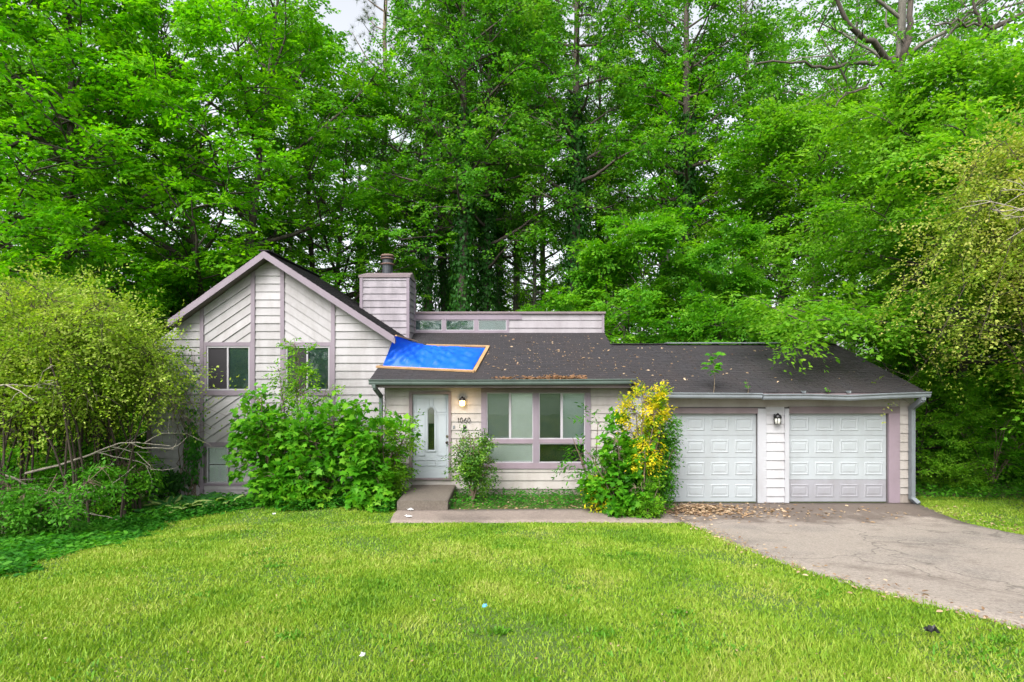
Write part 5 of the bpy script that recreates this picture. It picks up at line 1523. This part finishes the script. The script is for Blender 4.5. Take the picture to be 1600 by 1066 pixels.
# ---- litter on roofs, drive and lawn
def litter(name, pts, size, mat, seed, nz=None, shape='oval'):
    rng = np.random.default_rng(seed); k = len(pts); a = rng.uniform(0, 6.28, k)
    n = norm(rng.normal(0, .3, (k, 3)) + ([0, 0, 1] if nz is None else nz))
    d = np.stack([np.cos(a), np.sin(a), rng.normal(0, .12, k)], -1)
    if nz is not None: d = d - n * (d * n).sum(1, keepdims=True)
    return tag(link(name, leaf_mesh(name, pts, d, n, rng.uniform(*size, k), shape, mat)), kind='stuff')
rng = np.random.default_rng(99)
k = 470; x = np.where(rng.random(k) < .65, rng.normal(1.6, 1.6, k), rng.uniform(-1, 8.6, k)); y = np.clip(13.4 + rng.beta(1.4, 1.6, k) * 3.6 - np.where(x > 3, rng.uniform(0, .9, k), 0), 12.7, 17)
kk_ = (y < np.where(x > RMR, GRY, CY)) & (x > -.7) & (x < 8.8) & ~((x < MXR) & (y < EY + .05)); x, y = x[kk_], y[kk_]
litter('roof_litter', np.stack([x, y, roof_z(y) + .02], -1), (.03, .095), L['litter'], 1, np.array([0, -.32, .94]))
k = 900; x = np.concatenate([rng.normal(1.2, .24, 300), rng.normal(.48, .14, 90), rng.normal(-.2, .12, 70), rng.normal(1.0, .6, 90)]); y = EY + np.abs(rng.normal(0, .07, len(x))) * (1 + .6 * np.sin(x * 9)) - .03
litter('gutter_straw', np.stack([x, y, roof_z(y) + .018 + rng.uniform(0, .03, len(x)) * np.exp(-(x - 1.2) ** 2 * 4)], -1), (.05, .13), L['straw'], 2, np.array([0, -.3, .95]), 'long')
k = 1500; x = np.concatenate([rng.normal(3.95, .48, 1000), rng.normal(4.6, .9, 350), rng.normal(6, 1.6, 150)]); y = np.concatenate([rng.normal(12.15, .26, 1000), rng.normal(12.1, .35, 350), rng.normal(12.0, .5, 150)]); y = np.minimum(y, 12.8)
pile = np.exp(-((x - 3.95) ** 2 / .3 + (y - 12.2) ** 2 / .08)) * .09
litter('leaf_litter', np.stack([x, y, gz(x, y) + .03 + rng.uniform(0, 1, len(x)) * pile], -1), (.04, .11), L['litter'], 3)
y = rng.uniform(3.5, 12.5, 900); x = np.where(rng.random(900) < .5, drive_l(y) + rng.normal(0, .18, 900), drive_r(y) + np.abs(rng.normal(0, .5, 900)))
litter('edge_litter', np.stack([x, y, gz(x, y) + .05], -1), (.03, .07), L['litter'], 4)
y = 2.9 * (11 / 2.9) ** rng.uniform(0, 1, 700); x = rng.uniform(-.9, .9, 700) * y; m = (x < drive_l(y)) & (x > lawn_left(y))
litter('lawn_litter', np.stack([x, y, gz(x, y) + .04], -1)[m][:300], (.015, .035), L['litter'], 5)
k = 500; x = rng.uniform(-1.3, 3, k); y = rng.uniform(12.05, 13.6, k); litter('bed_litter', np.stack([x, y, gz(x, y) + .06], -1), (.04, .09), L['litter'], 6)

# seedlings in the gutter and on the roof
def seedling(label, px, Y, z, h, k, leaf, seed, spread=.16):
    rng = np.random.default_rng(seed); x = vx_(px, Y); t = empty('seedling', (x, Y, z)); tag(t, label, 'seedling', 'seedlings rooted in the garage gutter')
    P = np.array([(0.02 * math.sin(4 * u), 0, u * h) for u in np.linspace(0, 1, 8)]); V, Fq = tube_arr([(P, np.linspace(.010, .004, 8))], 5)
    link('stem', mesh_arr('stem', V, Fq, M['twig_brown'], True), t)
    u = rng.uniform(.5, 1.05, k); a = rng.uniform(0, 6.28, k); p = np.stack([np.cos(a) * spread * rng.uniform(.1, 1, k), np.sin(a) * spread * rng.uniform(.1, 1, k), u * h], -1)
    link('foliage', leaf_mesh('foliage', p, np.stack([np.cos(a), np.sin(a), -.2 * np.ones(k)], -1), norm(rng.normal(0, .35, (k, 3)) + [0, -.3, 1]), rng.uniform(leaf * .7, leaf * 1.2, k), 'maple', L['sapling']), t)
seedling('tallest seedling with a leafy head growing from the garage gutter', 1115, 12.45, roof_z(12.45) - .02, .86, 34, .15, 1, .17)
seedling('thin wispy seedling right of the tallest one in the garage gutter', 1168, 12.45, roof_z(12.45) - .02, .28, 10, .06, 2, .04)
seedling('short sprout at the far end of the garage gutter', 1294, 12.45, roof_z(12.45) - .04, .16, 8, .05, 3, .05)
seedling('tiny sprout at the near left end of the garage gutter', 1045, 12.45, roof_z(12.45) - .02, .16, 7, .05, 4, .04)

# small things lying about
def scrap(name, label, px, py, size, mat, seed, Y=None, z=None):
    rng = np.random.default_rng(seed)
    m = (580 - py) / F
    if Y is None:
        Y = 1.6
        for _ in range(60):
            x = vx_(px, Y); zz = CZ + m * Y; g_ = float(gz(x, Y)); Y += (zz - g_) * .8
    x = vx_(px, Y); z = float(gz(x, Y)) + .055 if z is None else z
    n = 6; V = []; fs = []
    for i in range(n):
        for j in range(n):
            V.append(((i / (n - 1) - .5) * size[0] + rng.normal(0, .006), (j / (n - 1) - .5) * size[1] + rng.normal(0, .006), abs(rng.normal(0, size[2])) ))
    for i in range(n - 1):
        for j in range(n - 1): fs.append((i*n+j, i*n+j+1, (i+1)*n+j+1, (i+1)*n+j))
    b = MB().add(V, fs); me = bpy.data.meshes.new(name); me.from_pydata(b.v, [], b.f); me.materials.append(mat); me.update()
    o = link(name, me, None, (x, Y, z)); o.rotation_euler = (0, 0, rng.uniform(0, 3)); tag(o, label, 'litter')
    so_ = o.modifiers.new('thick', 'SOLIDIFY'); so_.thickness = .004
WHT = plain('white_paper', (.75, .75, .76), .6); BLU = plain('blue_wrapper', (.08, .32, .62), .4); BLK = plain('black_plastic', (.012, .012, .014), .45); RED = plain('reddish_clay', (.12, .05, .03), .9)
scrap('wrapper', 'small blue and white wrapper on the middle of the lawn', 757, 957, (.04, .025, .012), BLU, 1)
scrap('crumpled_bag', 'crumpled black scrap in the grass near the driveway', 1455, 998, (.08, .07, .03), BLK, 2)
scrap('paper_scrap', 'white paper scrap on the lawn near the bottom edge', 566, 1036, (.035, .015, .008), WHT, 3)
scrap('paper_scrap', 'white paper scrap on the left end of the walkway', 638, 811, (.16, .07, .01), WHT, 4, z=.065)
scrap('paper_scrap', 'white paper scrap at the foot of the concrete step', 641, 796, (.10, .08, .02), WHT, 5, z=.065, Y=12.0)
scrap('paper_scrap', 'pale plastic scrap on the lawn left of the concrete step', 428, 808, (.05, .04, .015), WHT, 6)
